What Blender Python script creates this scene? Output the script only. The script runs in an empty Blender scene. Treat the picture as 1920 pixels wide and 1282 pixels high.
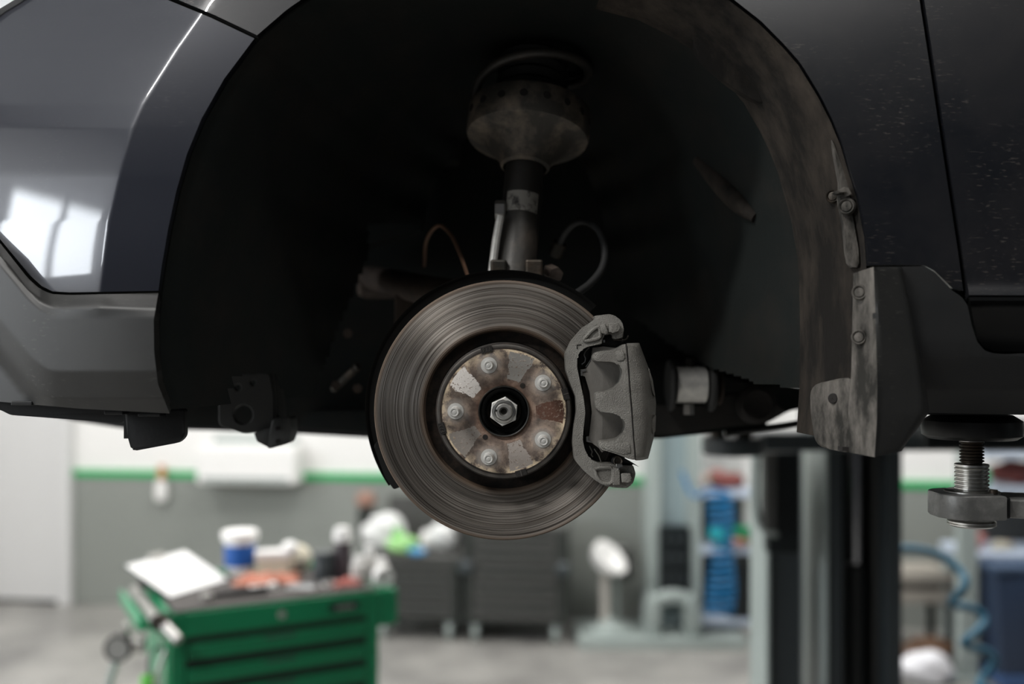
import bpy, bmesh, math, random
from mathutils import Vector, Matrix
import numpy as np

random.seed(4)
scene = bpy.context.scene
COL = scene.collection
PI = math.pi

# ------------------------------------------------------------------ camera
F, CX, HY, HC = 1866.7, 960.0, 680.0, 1.70      # focal length in px, horizon row, eye height


def P(x, y, d):
    """world point seen at photo pixel x, y at distance d in front of the lens"""
    return Vector(((x - CX) / F * d, d, HC - (y - HY) / F * d))


cam_data = bpy.data.cameras.new('camera')
cam_data.lens = 35.0
cam_data.sensor_width = 36.0
cam_data.shift_y = 39.0 / 1920.0
cam_data.clip_start = 0.05
cam_data.dof.use_dof = True
cam_data.dof.focus_distance = 1.18
cam_data.dof.aperture_fstop = 1.7
cam = bpy.data.objects.new('camera', cam_data)
cam.location = (0, 0, HC)
cam.rotation_euler = (PI / 2, 0, 0)
COL.objects.link(cam)
scene.camera = cam

# ------------------------------------------------------------------ world, exposure
world = bpy.data.worlds.new('daylight')
scene.world = world
world.use_nodes = True
bgn = world.node_tree.nodes['Background']
bgn.inputs[0].default_value = (0.86, 0.93, 1.0, 1)
bgn.inputs[1].default_value = 1.2
vs = scene.view_settings
vs.view_transform = 'Standard'
vs.look = 'None'
vs.gamma = 1.0
vs.use_curve_mapping = False
vs.exposure = 0.0
scene.cycles.use_denoising = True
scene.cycles.max_bounces = 6
scene.cycles.diffuse_bounces = 3
scene.cycles.caustics_reflective = False
scene.cycles.caustics_refractive = False
scene.cycles.sample_clamp_indirect = 6.0


# ------------------------------------------------------------------ materials
def lin(c):
    if isinstance(c, str):
        c = [int(c[i:i + 2], 16) / 255 for i in (0, 2, 4)]
    return tuple(((v / 12.92) if v <= 0.04045 else ((v + 0.055) / 1.055) ** 2.4) for v in c) + (1,)


class NT:
    def __init__(self, m):
        self.t = m.node_tree
        self.bsdf = self.t.nodes['Principled BSDF']

    def n(self, kind, **kw):
        nd = self.t.nodes.new(kind)
        for k, v in kw.items():
            setattr(nd, k, v)
        return nd

    def link(self, a, b):
        self.t.links.new(a, b)

    def math(self, op, a, b=None, c=None):
        nd = self.n('ShaderNodeMath', operation=op)
        for i, v in enumerate((a, b, c)):
            if v is None:
                continue
            if isinstance(v, (int, float)):
                nd.inputs[i].default_value = v
            else:
                self.link(v, nd.inputs[i])
        return nd.outputs[0]

    def mix(self, fac, a, b):
        nd = self.n('ShaderNodeMix', data_type='RGBA')
        for s, v in ((nd.inputs[0], fac), (nd.inputs[6], a), (nd.inputs[7], b)):
            if isinstance(v, (int, float)):
                s.default_value = v
            elif isinstance(v, tuple):
                s.default_value = v
            else:
                self.link(v, s)
        return nd.outputs[2]

    def ramp(self, fac, stops, interp='LINEAR'):
        nd = self.n('ShaderNodeValToRGB')
        cr = nd.color_ramp
        cr.interpolation = interp
        while len(cr.elements) < len(stops):
            cr.elements.new(0.5)
        for e, (p, c) in zip(cr.elements, stops):
            e.position = p
            e.color = c if isinstance(c, tuple) else (c, c, c, 1)
        self.link(fac, nd.inputs[0])
        return nd.outputs[0]

    def noise(self, scale, detail=4, rough=0.6, vec=None, stretch=None):
        nd = self.n('ShaderNodeTexNoise')
        nd.inputs['Scale'].default_value = scale
        nd.inputs['Detail'].default_value = detail
        nd.inputs['Roughness'].default_value = rough
        if vec is None:
            vec = self.n('ShaderNodeTexCoord').outputs['Object']
        if stretch:
            mp = self.n('ShaderNodeMapping')
            mp.inputs['Scale'].default_value = stretch
            self.link(vec, mp.inputs[0])
            vec = mp.outputs[0]
        self.link(vec, nd.inputs['Vector'])
        return nd.outputs[0]


MATS = {}


def mat(name, color, rough=0.5, metal=0.0, var=None, bump=None, coat=0.0, stretch=None, spec=0.5):
    """var = (scale, colour2, lo, hi); bump = (scale, strength)"""
    if name in MATS:
        return MATS[name]
    m = bpy.data.materials.new(name)
    m.use_nodes = True
    t = NT(m)
    b = t.bsdf
    b.inputs['Base Color'].default_value = lin(color)
    b.inputs['Roughness'].default_value = rough
    b.inputs['Metallic'].default_value = metal
    b.inputs['Coat Weight'].default_value = coat
    b.inputs['Coat Roughness'].default_value = 0.04
    b.inputs['Specular IOR Level'].default_value = spec
    if var:
        f = t.ramp(t.noise(var[0], 6, 0.65, stretch=stretch), [(var[2], 0.0), (var[3], 1.0)])
        t.link(t.mix(f, lin(color), lin(var[1])), b.inputs['Base Color'])
    if bump:
        bn = t.n('ShaderNodeBump')
        bn.inputs['Strength'].default_value = bump[1]
        bn.inputs['Distance'].default_value = 0.002
        t.link(t.noise(bump[0], 4, 0.6, stretch=stretch), bn.inputs['Height'])
        t.link(bn.outputs[0], b.inputs['Normal'])
    MATS[name] = m
    return m


def scratched(name, color, dust, rough, coat, amount, metal=0.0, scale=14):
    """paint or plastic with fine pale scratches and specks of dirt"""
    m = bpy.data.materials.new(name)
    m.use_nodes = True
    t = NT(m)
    b = t.bsdf
    b.inputs['Metallic'].default_value = metal
    b.inputs['Coat Weight'].default_value = coat
    b.inputs['Coat Roughness'].default_value = 0.03
    s1 = t.ramp(t.noise(scale * 22, 2, 0.5, stretch=(0.35, 1, 1.6)), [(0.60, 0.0), (0.70, 1.0)])
    s2 = t.ramp(t.noise(scale * 0.5, 3, 0.6), [(0.45, 0.0), (0.75, 1.0)])
    f = t.math('MULTIPLY', s1, s2)
    film = t.math('MULTIPLY', t.ramp(t.noise(scale * 0.8, 6, 0.7), [(0.35, 0.0), (0.8, 1.0)]), 0.12)
    f = t.math('MULTIPLY', t.math('MAXIMUM', f, film), amount)
    t.link(t.mix(f, lin(color), lin(dust)), b.inputs['Base Color'])
    r = t.math('ADD', t.math('MULTIPLY', f, 0.5), rough)
    t.link(r, b.inputs['Roughness'])
    MATS[name] = m
    return m


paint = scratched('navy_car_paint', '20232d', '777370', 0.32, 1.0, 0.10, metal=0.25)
paint_side = scratched('navy_car_paint_dim_dusty', '11141a', '8a8078', 0.35, 0.7, 0.40, metal=0.15)  # car paint darkened for the dimly lit side, with dust and scratches
cladding = scratched('grey_bumper_plastic', '161615', '8a8880', 0.5, 0.0, 0.42, scale=10)
black_plastic = mat('black_plastic', '0e1012', 0.6, var=(12, '181818', 0.4, 0.8), bump=(300, 0.1))
gloss_black = mat('gloss_black', '0b0c0d', 0.4)
rubber = mat('black_rubber', '141515', 0.7)
liner_m = mat('wheel_well_liner', '181c1b', 0.85, var=(9, '252320', 0.45, 0.8), bump=(120, 0.3), spec=0.2)
liner_dirt = mat('mud_coated_liner', '1d1b19', 0.9, var=(14, '453e37', 0.42, 0.72), bump=(160, 0.5), spec=0.2, stretch=(1, 1, 0.35))
flap_m = mat('mud_caked_flap', '2b2a27', 0.85, var=(34, '78736d', 0.40, 0.75), bump=(140, 0.6), spec=0.25, stretch=(1.2, 1.2, 0.5))
flap_side = scratched('dusty_flap_rubber', '1a1b1b', '8c8880', 0.6, 0.0, 0.35, scale=12)
cast = mat('cast_grey_metal', '82807a', 0.52, 0.4, var=(40, '6b6863', 0.35, 0.7), bump=(750, 0.7))
cast_smooth = mat('pad_plate_metal', '84817c', 0.5, 0.3, var=(25, '7b7873', 0.4, 0.7), bump=(300, 0.15))
steel = mat('bright_steel', 'c9c8c4', 0.28, 1.0, bump=(150, 0.1))
zinc = mat('zinc_plated', 'cfceca', 0.34, 0.45, var=(90, 'e6e4de', 0.4, 0.7))
dark_steel = mat('dark_steel', '35332f', 0.5, 0.7, var=(30, '504439', 0.45, 0.75), bump=(200, 0.3))
bracket_m = mat('bracket_grey', '2b2c2b', 0.65)
black_metal = mat('black_coated_metal', '0d0e0d', 0.5, 0.3)
rust_part = mat('rusty_casting', '3a322d', 0.75, 0.3, var=(18, '574b42', 0.4, 0.75), bump=(150, 0.5))
strut_m = mat('strut_black', '3c3a37', 0.45, 0.3, var=(20, '5d544c', 0.5, 0.8), bump=(200, 0.2))
seat_m = mat('spring_seat_worn', '45423d', 0.6, 0.1, var=(22, '8f8172', 0.45, 0.75), bump=(160, 0.3))
friction = mat('brake_friction', '1d1a18', 0.9, bump=(250, 0.5))
concrete = mat('concrete_floor', '9c9a96', 0.38, var=(1.8, '6e6d6b', 0.40, 0.68), bump=(40, 0.05))
white_wall = mat('white_wall', 'f0efed', 0.8)
grey_wall = mat('grey_dado', '8b8f8a', 0.65)
green_strip = mat('green_stripe', '0aa55a', 0.5)
pale_door = mat('pale_grey_door', 'd6d6d6', 0.6)
dim_wall = mat('dim_wall', '34363a', 0.8)
ceil_m = mat('ceiling', '9a9a9a', 0.9)
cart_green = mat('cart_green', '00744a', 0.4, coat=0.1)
cart_green_l = mat('cart_green_lit', '0c9a66', 0.3, coat=0.4)  # brighter copy of the cart green: light on the side put into colour
cart_dark = mat('cart_gap', '05130d', 0.6)
mat_grey = mat('cart_mat', '4a4644', 0.8)
white_p = mat('white_plastic', 'f2f1ef', 0.5)
paper = mat('white_paper', 'f6f6f5', 0.7)
blue_p = mat('blue_label', '1257a8', 0.45)
cream = mat('cream_card', 'd9d2be', 0.7)
redrag = mat('red_cloth', 'a8604c', 0.9, var=(60, 'cf9c88', 0.4, 0.7))
pinkrag = mat('pink_cloth', 'b06a62', 0.9)
dark_jar = mat('dark_grey_plastic', '3a4144', 0.5)
plum = mat('plum_plastic', '3c3237', 0.4)
silver = mat('silver_metal', 'b8b6b2', 0.35, 0.8)
lime = mat('lime_plastic', '6fc85a', 0.5)
cab_grey = mat('charcoal_cabinet', '4a4a48', 0.45)
cab_dark = mat('dark_cabinet_frame', '2c302d', 0.5)
lift_pale = mat('pale_lift_paint_and_lit_side', 'a3adaa', 0.4)
lift_dark = mat('slate_lift_paint_and_shaded_front', '3a4144', 0.4)
lift_black = mat('black_lift_paint', '141b1d', 0.35)
lift_grey = mat('grey_lift_arm_paint', '6a6a68', 0.45, 0.3, var=(30, '8e8d8a', 0.45, 0.7), bump=(80, 0.3))
hose_blue = mat('blue_hose', '1a6582', 0.45)
hose_blue2 = mat('bright_blue_hose', '08689c', 0.4)
chrome = mat('chrome', 'd8d8dc', 0.15, 1.0)
green_box = mat('green_plastic', '12a06a', 0.5)
teal_box = mat('teal_plastic', '0a9aa4', 0.5)
navy_box = mat('navy_plastic', '26344a', 0.45)
brown_m = mat('brown_wood', '6a4f3c', 0.8, var=(20, '4c382b', 0.4, 0.7))
maroon = mat('maroon_parts', '7c4440', 0.8)
shelf_blue = mat('pale_blue_shelf', 'bfcbdc', 0.5)
lens_m = mat('headlamp_lens', 'c9ccce', 0.08, coat=1.0)
sticker = mat('worn_white_sticker', '3a3836', 0.6, var=(70, 'a8a49c', 0.36, 0.5))


def disc_material():
    m = bpy.data.materials.new('worn_brake_disc')
    m.use_nodes = True
    t = NT(m)
    b = t.bsdf
    obj = t.n('ShaderNodeTexCoord').outputs['Object']
    sp = t.n('ShaderNodeSeparateXYZ')
    t.link(obj, sp.inputs[0])
    x, y, z = sp.outputs
    r = t.math('SQRT', t.math('ADD', t.math('MULTIPLY', x, x), t.math('MULTIPLY', z, z)))
    ang = t.math('ARCTAN2', z, x)
    # ring grooves: 1-D noise along the radius, faintly broken up around the circle
    cv = t.n('ShaderNodeCombineXYZ')
    t.link(t.math('MULTIPLY', r, 1.0), cv.inputs[0])
    t.link(t.math('MULTIPLY', t.math('DIVIDE', x, r), 0.0006), cv.inputs[1])
    t.link(t.math('MULTIPLY', t.math('DIVIDE', z, r), 0.0006), cv.inputs[2])
    rings = t.noise(900, 5, 0.7, vec=cv.outputs[0])
    rings2 = t.noise(160, 3, 0.6, vec=cv.outputs[0])
    # swept (friction) face
    base = t.mix(t.ramp(rings, [(0.38, 0.0), (0.62, 1.0)]), lin('403c38'), lin('aaa49d'))
    base = t.mix(t.math('MULTIPLY', t.ramp(rings2, [(0.4, 0.0), (0.7, 1.0)]), 0.5), base, lin('5a5048'))
    # rusty rims at the outer and inner edge of the swept band
    blot = t.noise(60, 5, 0.7)
    e_out = t.ramp(r, [(0.1545, 0.0), (0.1572, 1.0)])
    e_in = t.ramp(r, [(0.098, 1.0), (0.104, 0.0)])
    edge = t.math('MAXIMUM', e_out, e_in)
    base = t.mix(t.math('MULTIPLY', edge, 0.85), base, t.mix(blot, lin('5b4738'), lin('7a6450')))
    # hat and its cast side
    hat = t.math('LESS_THAN', r, 0.0965)
    base = t.mix(hat, base, t.mix(t.ramp(blot, [(0.4, 0.0), (0.7, 1.0)]), lin('1c1917'), lin('3a3029')))
    t.link(base, b.inputs['Base Color'])
    t.link(t.math('SUBTRACT', 0.92, t.math('MULTIPLY', t.math('MAXIMUM', hat, edge), 0.75)), b.inputs['Metallic'])
    ro = t.math('ADD', 0.42, t.math('MULTIPLY', rings, 0.16))
    t.link(t.math('ADD', ro, t.math('MULTIPLY', t.math('MAXIMUM', hat, edge), 0.35)), b.inputs['Roughness'])
    b.inputs['Anisotropic'].default_value = 0.85
    b.inputs['Anisotropic Rotation'].default_value = 0.25
    tg = t.n('ShaderNodeTangent', direction_type='RADIAL', axis='Y')
    t.link(tg.outputs[0], b.inputs['Tangent'])
    bn = t.n('ShaderNodeBump')
    bn.inputs['Strength'].default_value = 0.22
    bn.inputs['Distance'].default_value = 0.001
    hm = t.math('ADD', t.math('MULTIPLY', rings, t.math('SUBTRACT', 1.0, hat)), t.math('MULTIPLY', t.noise(350, 4, 0.7), t.math('MULTIPLY', hat, 2.0)))
    t.link(hm, bn.inputs['Height'])
    t.link(bn.outputs[0], b.inputs['Normal'])
    return m


def hub_material():
    """rusty wheel-mounting face with five bare wear patches between the studs"""
    m = bpy.data.materials.new('rusty_hub_face')
    m.use_nodes = True
    t = NT(m)
    b = t.bsdf
    obj = t.n('ShaderNodeTexCoord').outputs['Object']
    sp = t.n('ShaderNodeSeparateXYZ')
    t.link(obj, sp.inputs[0])
    x, y, z = sp.outputs
    r = t.math('SQRT', t.math('ADD', t.math('MULTIPLY', x, x), t.math('MULTIPLY', z, z)))
    ang = t.math('MULTIPLY', t.math('ARCTAN2', z, x), 180 / PI)
    angp = t.math('MODULO', t.math('ADD', ang, 396.0), 360.0)
    idx = t.math('FLOOR', t.math('DIVIDE', angp, 72.0))
    a0 = t.math('SUBTRACT', t.math('MODULO', angp, 72.0), 36.0)     # degrees from the nearest patch
    fine = t.noise(260, 6, 0.75)
    mid = t.noise(45, 6, 0.7)
    # rust
    rust = t.mix(t.ramp(mid, [(0.38, 0.0), (0.60, 1.0)]), lin('453a34'), lin('a08c7c'))
    rust = t.mix(t.ramp(fine, [(0.5, 0.0), (0.75, 1.0)]), rust, lin('4a3428'))
    # pale salt crust on the outer border
    crust = t.math('MULTIPLY', t.ramp(r, [(0.062, 0.0), (0.0735, 1.0)]), t.ramp(t.noise(90, 6, 0.8), [(0.44, 0.0), (0.54, 1.0)]))
    rust = t.mix(crust, rust, lin('d2bfa2'))
    inner = t.ramp(r, [(0.031, 1.0), (0.042, 0.0)])
    rust = t.mix(t.math('MULTIPLY', inner, 0.6), rust, lin('6e4b38'))
    # grey halo rings around the studs
    a1 = t.math('SUBTRACT', t.math('MODULO', t.math('ADD', angp, 36.0), 72.0), 36.0)
    ar = t.math('MULTIPLY', a1, PI / 180)
    sx = t.math('SUBTRACT', t.math('MULTIPLY', r, t.math('COSINE', ar)), 0.0575)
    sz = t.math('MULTIPLY', r, t.math('SINE', ar))
    ds = t.math('SQRT', t.math('ADD', t.math('MULTIPLY', sx, sx), t.math('MULTIPLY', sz, sz)))
    dsn = t.math('ADD', ds, t.math('MULTIPLY', t.math('SUBTRACT', mid, 0.5), 0.012))
    halo = t.ramp(dsn, [(0.0095, 1.0), (0.017, 0.0)])
    rust = t.mix(t.math('MULTIPLY', halo, 0.75), rust, lin('8d8781'))
    halo2 = t.ramp(dsn, [(0.015, 0.0), (0.020, 1.0), (0.024, 1.0), (0.029, 0.0)])
    rust = t.mix(t.math('MULTIPLY', halo2, 0.55), rust, lin('3c3531'))
    # wear patches: wedge wider outwards, ragged rim, speckled with pits
    wob = t.math('MULTIPLY', t.math('SUBTRACT', t.noise(70, 5, 0.7), 0.5), 16.0)
    aa = t.math('ADD', t.math('ABSOLUTE', a0), wob)
    half = t.math('ADD', 11.5, t.math('MULTIPLY', t.math('SUBTRACT', r, 0.052), 60.0))
    pm = t.math('LESS_THAN', aa, half)
    rw = t.math('ADD', r, t.math('MULTIPLY', wob, 0.00025))
    pm = t.math('MULTIPLY', pm, t.math('GREATER_THAN', rw, 0.0385))
    pm = t.math('MULTIPLY', pm, t.math('LESS_THAN', rw, 0.0715))
    pits = t.ramp(fine, [(0.56, 1.0), (0.60, 0.0)])
    pm = t.math('MULTIPLY', pm, pits)
    pc = t.ramp(t.math('DIVIDE', t.math('ADD', idx, 0.5), 5.0),
                [(0.0, lin('5c4034')), (0.2, lin('8b8883')), (0.4, lin('eae4de')), (0.6, lin('8e8780')), (0.8, lin('989089'))], 'CONSTANT')  # near-white upper-left patch carries the window reflection in its colour
    colr = t.mix(pm, rust, pc)
    t.link(colr, b.inputs['Base Color'])
    t.link(t.math('MULTIPLY', pm, 0.25), b.inputs['Metallic'])
    t.link(t.math('SUBTRACT', 0.72, t.math('MULTIPLY', pm, 0.30)), b.inputs['Roughness'])
    bn = t.n('ShaderNodeBump')
    bn.inputs['Strength'].default_value = 0.5
    bn.inputs['Distance'].default_value = 0.001
    t.link(t.math('ADD', t.math('MULTIPLY', fine, 0.6), t.math('ADD', mid, t.math('MULTIPLY', pm, -0.3))), bn.inputs['Height'])
    t.link(bn.outputs[0], b.inputs['Normal'])
    return m


disc_m = disc_material()
hub_m = hub_material()


# ------------------------------------------------------------------ geometry helpers
def wm(o):
    m = o.matrix_basis.copy()
    if o.parent:
        m = wm(o.parent) @ o.matrix_parent_inverse @ m
    return m


def link(o, parent=None, local=False):
    COL.objects.link(o)
    if parent is not None:
        o.parent = parent
        if not local:
            o.matrix_parent_inverse = wm(parent).inverted()
    return o


def tag(o, label=None, cat=None, group=None, kind=None):
    if label:
        o['label'] = label
    if cat:
        o['category'] = cat
    if group:
        o['group'] = group
    if kind:
        o['kind'] = kind
    return o


def empty(name, loc, rz=0.0, label=None, cat=None, group=None):
    o = bpy.data.objects.new(name, None)
    o.empty_display_size = 0.05
    o.location = loc
    o.rotation_euler = (0, 0, rz)
    COL.objects.link(o)
    return tag(o, label, cat, group)


def mesh_obj(name, bm, m, parent=None, local=False, smooth=False, loc=None, angle=None):
    """make one mesh object; geometry is given in world (or root-local) coordinates, loc only moves the origin"""
    bmesh.ops.recalc_face_normals(bm, faces=bm.faces[:]) if angle != 'keep' else None
    me = bpy.data.meshes.new(name)
    if loc is not None:
        bmesh.ops.translate(bm, verts=bm.verts[:], vec=-Vector(loc))
    bm.to_mesh(me)
    bm.free()
    if smooth:
        me.polygons.foreach_set('use_smooth', [True] * len(me.polygons))
        try:
            me.set_sharp_from_angle(angle=math.radians(35 if angle in (None, 'keep') else angle))
        except Exception:
            pass
    ms = m if isinstance(m, (list, tuple)) else [m]
    for q in ms:
        me.materials.append(q)
    o = bpy.data.objects.new(name, me)
    if loc is not None:
        o.location = loc
    return link(o, parent, local)


def box(bm, lo, hi, bev=0.0, M=None, seg=2):
    r = bmesh.ops.create_cube(bm, size=1.0)
    vs_ = r['verts']
    lo, hi = Vector(lo), Vector(hi)
    for v in vs_:
        v.co = Vector((lo[i] + (v.co[i] + 0.5) * (hi[i] - lo[i]) for i in range(3)))
    if bev > 0:
        es = list({e for v in vs_ for e in v.link_edges})
        rb = bmesh.ops.bevel(bm, geom=es, offset=bev, segments=seg, affect='EDGES', profile=0.5)
        vs_ = list({v for f in rb['faces'] for v in f.verts} | {v for v in vs_ if v.is_valid})
    if M is not None:
        bmesh.ops.transform(bm, matrix=M, verts=vs_)
    return vs_


def lathe(bm, prof, n=64, M=None, cap0=False, cap1=False, a0=0.0, a1=2 * PI):
    """profile (r, h) spun about +Z, then M"""
    closed = abs(a1 - a0 - 2 * PI) < 1e-6
    cols = n if closed else n + 1
    rings = []
    for (r, h) in prof:
        ring = []
        for i in range(cols):
            a = a0 + (a1 - a0) * i / n
            ring.append(bm.verts.new((r * math.cos(a), r * math.sin(a), h)))
        rings.append(ring)
    for k in range(len(rings) - 1):
        for i in range(n):
            j = (i + 1) % cols
            bm.faces.new((rings[k][i], rings[k][j], rings[k + 1][j], rings[k + 1][i]))
    if cap0:
        bm.faces.new(rings[0])
    if cap1:
        bm.faces.new(rings[-1])
    vs_ = [v for r in rings for v in r]
    if M is not None:
        bmesh.ops.transform(bm, matrix=M, verts=vs_)
    return vs_


def axis_to(d):
    """matrix turning +Z to direction d"""
    return Vector((0, 0, 1)).rotation_difference(Vector(d).normalized()).to_matrix().to_4x4()


TOCAM = Matrix.Rotation(PI / 2, 4, 'X')        # +Z -> -Y (towards the camera)


def cyl(bm, a, b, r, n=24, r2=None, bev=0.0):
    a, b = Vector(a), Vector(b)
    L = (b - a).length
    r2 = r if r2 is None else r2
    prof = [(r, 0), (r2, L)]
    if bev:
        prof = [(r - bev, 0), (r, bev), (r2, L - bev), (r2 - bev, L)]
    return lathe(bm, prof, n, Matrix.Translation(a) @ axis_to(b - a), True, True)


def catmull(pts, n=10):
    pts = [Vector(p) for p in pts]
    q = [2 * pts[0] - pts[1]] + pts + [2 * pts[-1] - pts[-2]]
    out = []
    for i in range(1, len(q) - 2):
        for k in range(n):
            t = k / n
            p0, p1, p2, p3 = q[i - 1:i + 3]
            out.append(0.5 * ((2 * p1) + (p2 - p0) * t + (2 * p0 - 5 * p1 + 4 * p2 - p3) * t * t + (3 * p1 - p0 - 3 * p2 + p3) * t ** 3))
    out.append(pts[-1])
    return out


def tube(bm, pts, r, n=10):
    pts = [Vector(p) for p in pts]
    nrm = None
    rings = []
    for i, p in enumerate(pts):
        t = (pts[min(i + 1, len(pts) - 1)] - pts[max(i - 1, 0)]).normalized()
        if nrm is None:
            nrm = t.orthogonal().normalized()
        nrm = (nrm - t * nrm.dot(t)).normalized()
        bn = t.cross(nrm)
        rr = r(i / (len(pts) - 1)) if callable(r) else r
        rings.append([bm.verts.new(p + rr * (math.cos(2 * PI * k / n) * nrm + math.sin(2 * PI * k / n) * bn)) for k in range(n)])
    for a, b in zip(rings, rings[1:]):
        for k in range(n):
            bm.faces.new((a[k], a[(k + 1) % n], b[(k + 1) % n], b[k]))
    bm.faces.new(rings[0])
    bm.faces.new(rings[-1])


def prism(bm, pts, depth, bev=0.0, seg=2, both=False):
    """pts: world points of the front outline; pushed back by depth (vector or float along +Y); front rim bevelled"""
    dv = Vector((0, depth, 0)) if not isinstance(depth, Vector) else depth
    fv = [bm.verts.new(p) for p in pts]
    bv = [bm.verts.new(Vector(p) + dv) for p in pts]
    ff = bm.faces.new(fv)
    fb = bm.faces.new(list(reversed(bv)))
    n = len(pts)
    for i in range(n):
        bm.faces.new((fv[i], bv[i], bv[(i + 1) % n], fv[(i + 1) % n]))
    if bev > 0:
        es = list(ff.edges) + (list(fb.edges) if both else [])
        bmesh.ops.bevel(bm, geom=es, offset=bev, segments=seg, affect='EDGES', profile=0.5, clamp_overlap=True)


def smooth_closed(pts, n=4):
    """round a closed 2-D outline (Catmull-Rom)"""
    m = len(pts)
    out = []
    for i in range(m):
        p0, p1, p2, p3 = [np.array(pts[(i + k - 1) % m], float) for k in range(4)]
        for k in range(n):
            t = k / n
            out.append(tuple(0.5 * ((2 * p1) + (p2 - p0) * t + (2 * p0 - 5 * p1 + 4 * p2 - p3) * t * t + (3 * p1 - p0 - 3 * p2 + p3) * t ** 3)))
    return out


def round_corners(pts, rad, n=4):
    m = len(pts)
    out = []
    for i in range(m):
        p = np.array(pts[i], float)
        a = np.array(pts[i - 1], float) - p
        b = np.array(pts[(i + 1) % m], float) - p
        la, lb = np.linalg.norm(a), np.linalg.norm(b)
        d = min(rad, la * 0.45, lb * 0.45)
        s, e = p + a / la * d, p + b / lb * d
        for k in range(n + 1):
            t = k / n
            out.append(tuple((1 - t) ** 2 * s + 2 * t * (1 - t) * p + t * t * e))
    return out


def resample(poly, n):
    p = np.array(poly, float)
    d = np.concatenate([[0], np.cumsum(np.linalg.norm(np.diff(p, axis=0), axis=1))])
    t = np.linspace(0, d[-1], n)
    return np.stack([np.interp(t, d, p[:, k]) for k in range(p.shape[1])], 1)


def coons(c0, c1, d0, d1, nu, nv):
    C0, C1, D0, D1 = resample(c0, nu), resample(c1, nu), resample(d0, nv), resample(d1, nv)
    u = np.linspace(0, 1, nu)[:, None, None]
    v = np.linspace(0, 1, nv)[None, :, None]
    g = (1 - v) * C0[:, None] + v * C1[:, None] + (1 - u) * D0[None] + u * D1[None]
    g -= (1 - u) * (1 - v) * C0[0] + u * (1 - v) * C0[-1] + (1 - u) * v * C1[0] + u * v * C1[-1]
    return g


def grid_faces(bm, G):
    """G[i][j] -> Vector"""
    V = [[bm.verts.new(p) for p in row] for row in G]
    for i in range(len(V) - 1):
        for j in range(len(V[0]) - 1):
            bm.faces.new((V[i][j], V[i + 1][j], V[i + 1][j + 1], V[i][j + 1]))
    return V


def panel(name, grid, yfun, m, parent, thick=0.006, smooth=True, angle=30):
    """grid of photo pixels -> body panel lying on the depth function yfun, facing the camera, with thickness"""
    bm = bmesh.new()
    G = [[P(px, py, yfun(px, py)) for (px, py) in row] for row in grid]
    grid_faces(bm, G)
    bm.normal_update()
    if sum(f.normal.y * f.calc_area() for f in bm.faces) > 0:
        bmesh.ops.reverse_faces(bm, faces=bm.faces[:])
    o = mesh_obj(name, bm, m, parent, smooth=smooth, angle='keep')
    md = o.modifiers.new('thickness', 'SOLIDIFY')
    md.thickness = thick
    md.offset = -1
    es = o.modifiers.new('crisp_rim', 'EDGE_SPLIT'); es.split_angle = math.radians(50)
    return o


def quad_part(name, lo, hi, m, parent=None, bev=0.0, local=False):
    bm = bmesh.new()
    box(bm, lo, hi, bev)
    return mesh_obj(name, bm, m, parent, local)


def interp(v, pts):
    return float(np.interp(v, [p[0] for p in pts], [p[1] for p in pts]))


def on_floor(x, y, z=0.0):
    """point of the plane Z=z seen at pixel"""
    return P(x, y, (HC - z) * F / (y - HY))

# ================================================================== THE ROOM
def struct(name, bm, m, parent=None):
    o = mesh_obj(name, bm, m, parent)
    if parent is None:
        tag(o, kind='structure')
    return o


XL, XR, YF, ZC = -5.2, 6.2, -4.2, 4.4
bm = bmesh.new(); box(bm, (XL - .2, YF - .2, -0.2), (XR + .2, 9.0, 0.0)); struct('floor', bm, concrete)
bm = bmesh.new(); box(bm, (XL - .2, YF - .2, ZC), (XR + .2, 9.0, ZC + .2)); struct('ceiling', bm, ceil_m)
bm = bmesh.new(); box(bm, (XR, YF - .2, 0.0), (XR + .2, 9.0, ZC)); struct('wall_right', bm, dim_wall)
bm = bmesh.new(); box(bm, (XL, YF - .2, 0.0), (XR, YF, ZC)); struct('wall_front', bm, dim_wall)

# left wall with four window bays (daylight)
bays = [(-2.6, -1.6), (-0.9, 0.1), (0.8, 1.8), (2.5, 3.5)]
WZ0, WZ1 = 1.8, 3.3
bm = bmesh.new()
box(bm, (XL - .2, YF, 0), (XL, 9.0, WZ0))
box(bm, (XL - .2, YF, WZ1), (XL, 9.0, ZC))
edges_y = [YF] + [v for b_ in bays for v in b_] + [9.0]
for k in range(0, len(edges_y), 2):
    box(bm, (XL - .2, edges_y[k], WZ0), (XL, edges_y[k + 1], WZ1))
struct('wall_left', bm, white_wall)
for k, (y0, y1) in enumerate(bays):
    bm = bmesh.new()
    w = .05
    box(bm, (XL - .13, y0, WZ0), (XL - .05, y1, WZ0 + w)); box(bm, (XL - .13, y0, WZ1 - w), (XL - .05, y1, WZ1))
    box(bm, (XL - .13, y0, WZ0 + w), (XL - .05, y0 + w, WZ1 - w)); box(bm, (XL - .13, y1 - w, WZ0 + w), (XL - .05, y1, WZ1 - w))
    ym = (y0 + y1) / 2
    box(bm, (XL - .12, ym - .025, WZ0 + w), (XL - .06, ym + .025, WZ1 - w))
    struct('window_%d' % (k + 1), bm, white_p)
    ld = bpy.data.lights.new('window_daylight', 'AREA')
    ld.shape = 'RECTANGLE'; ld.size = WZ1 - WZ0; ld.size_y = y1 - y0
    ld.energy = 65; ld.color = (0.90, 0.95, 1.0)
    lo = bpy.data.objects.new('window_daylight', ld)
    lo.location = (XL - .16, ym, (WZ0 + WZ1) / 2)
    lo.rotation_euler = (0, -PI / 2, 0)
    COL.objects.link(lo)

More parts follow.
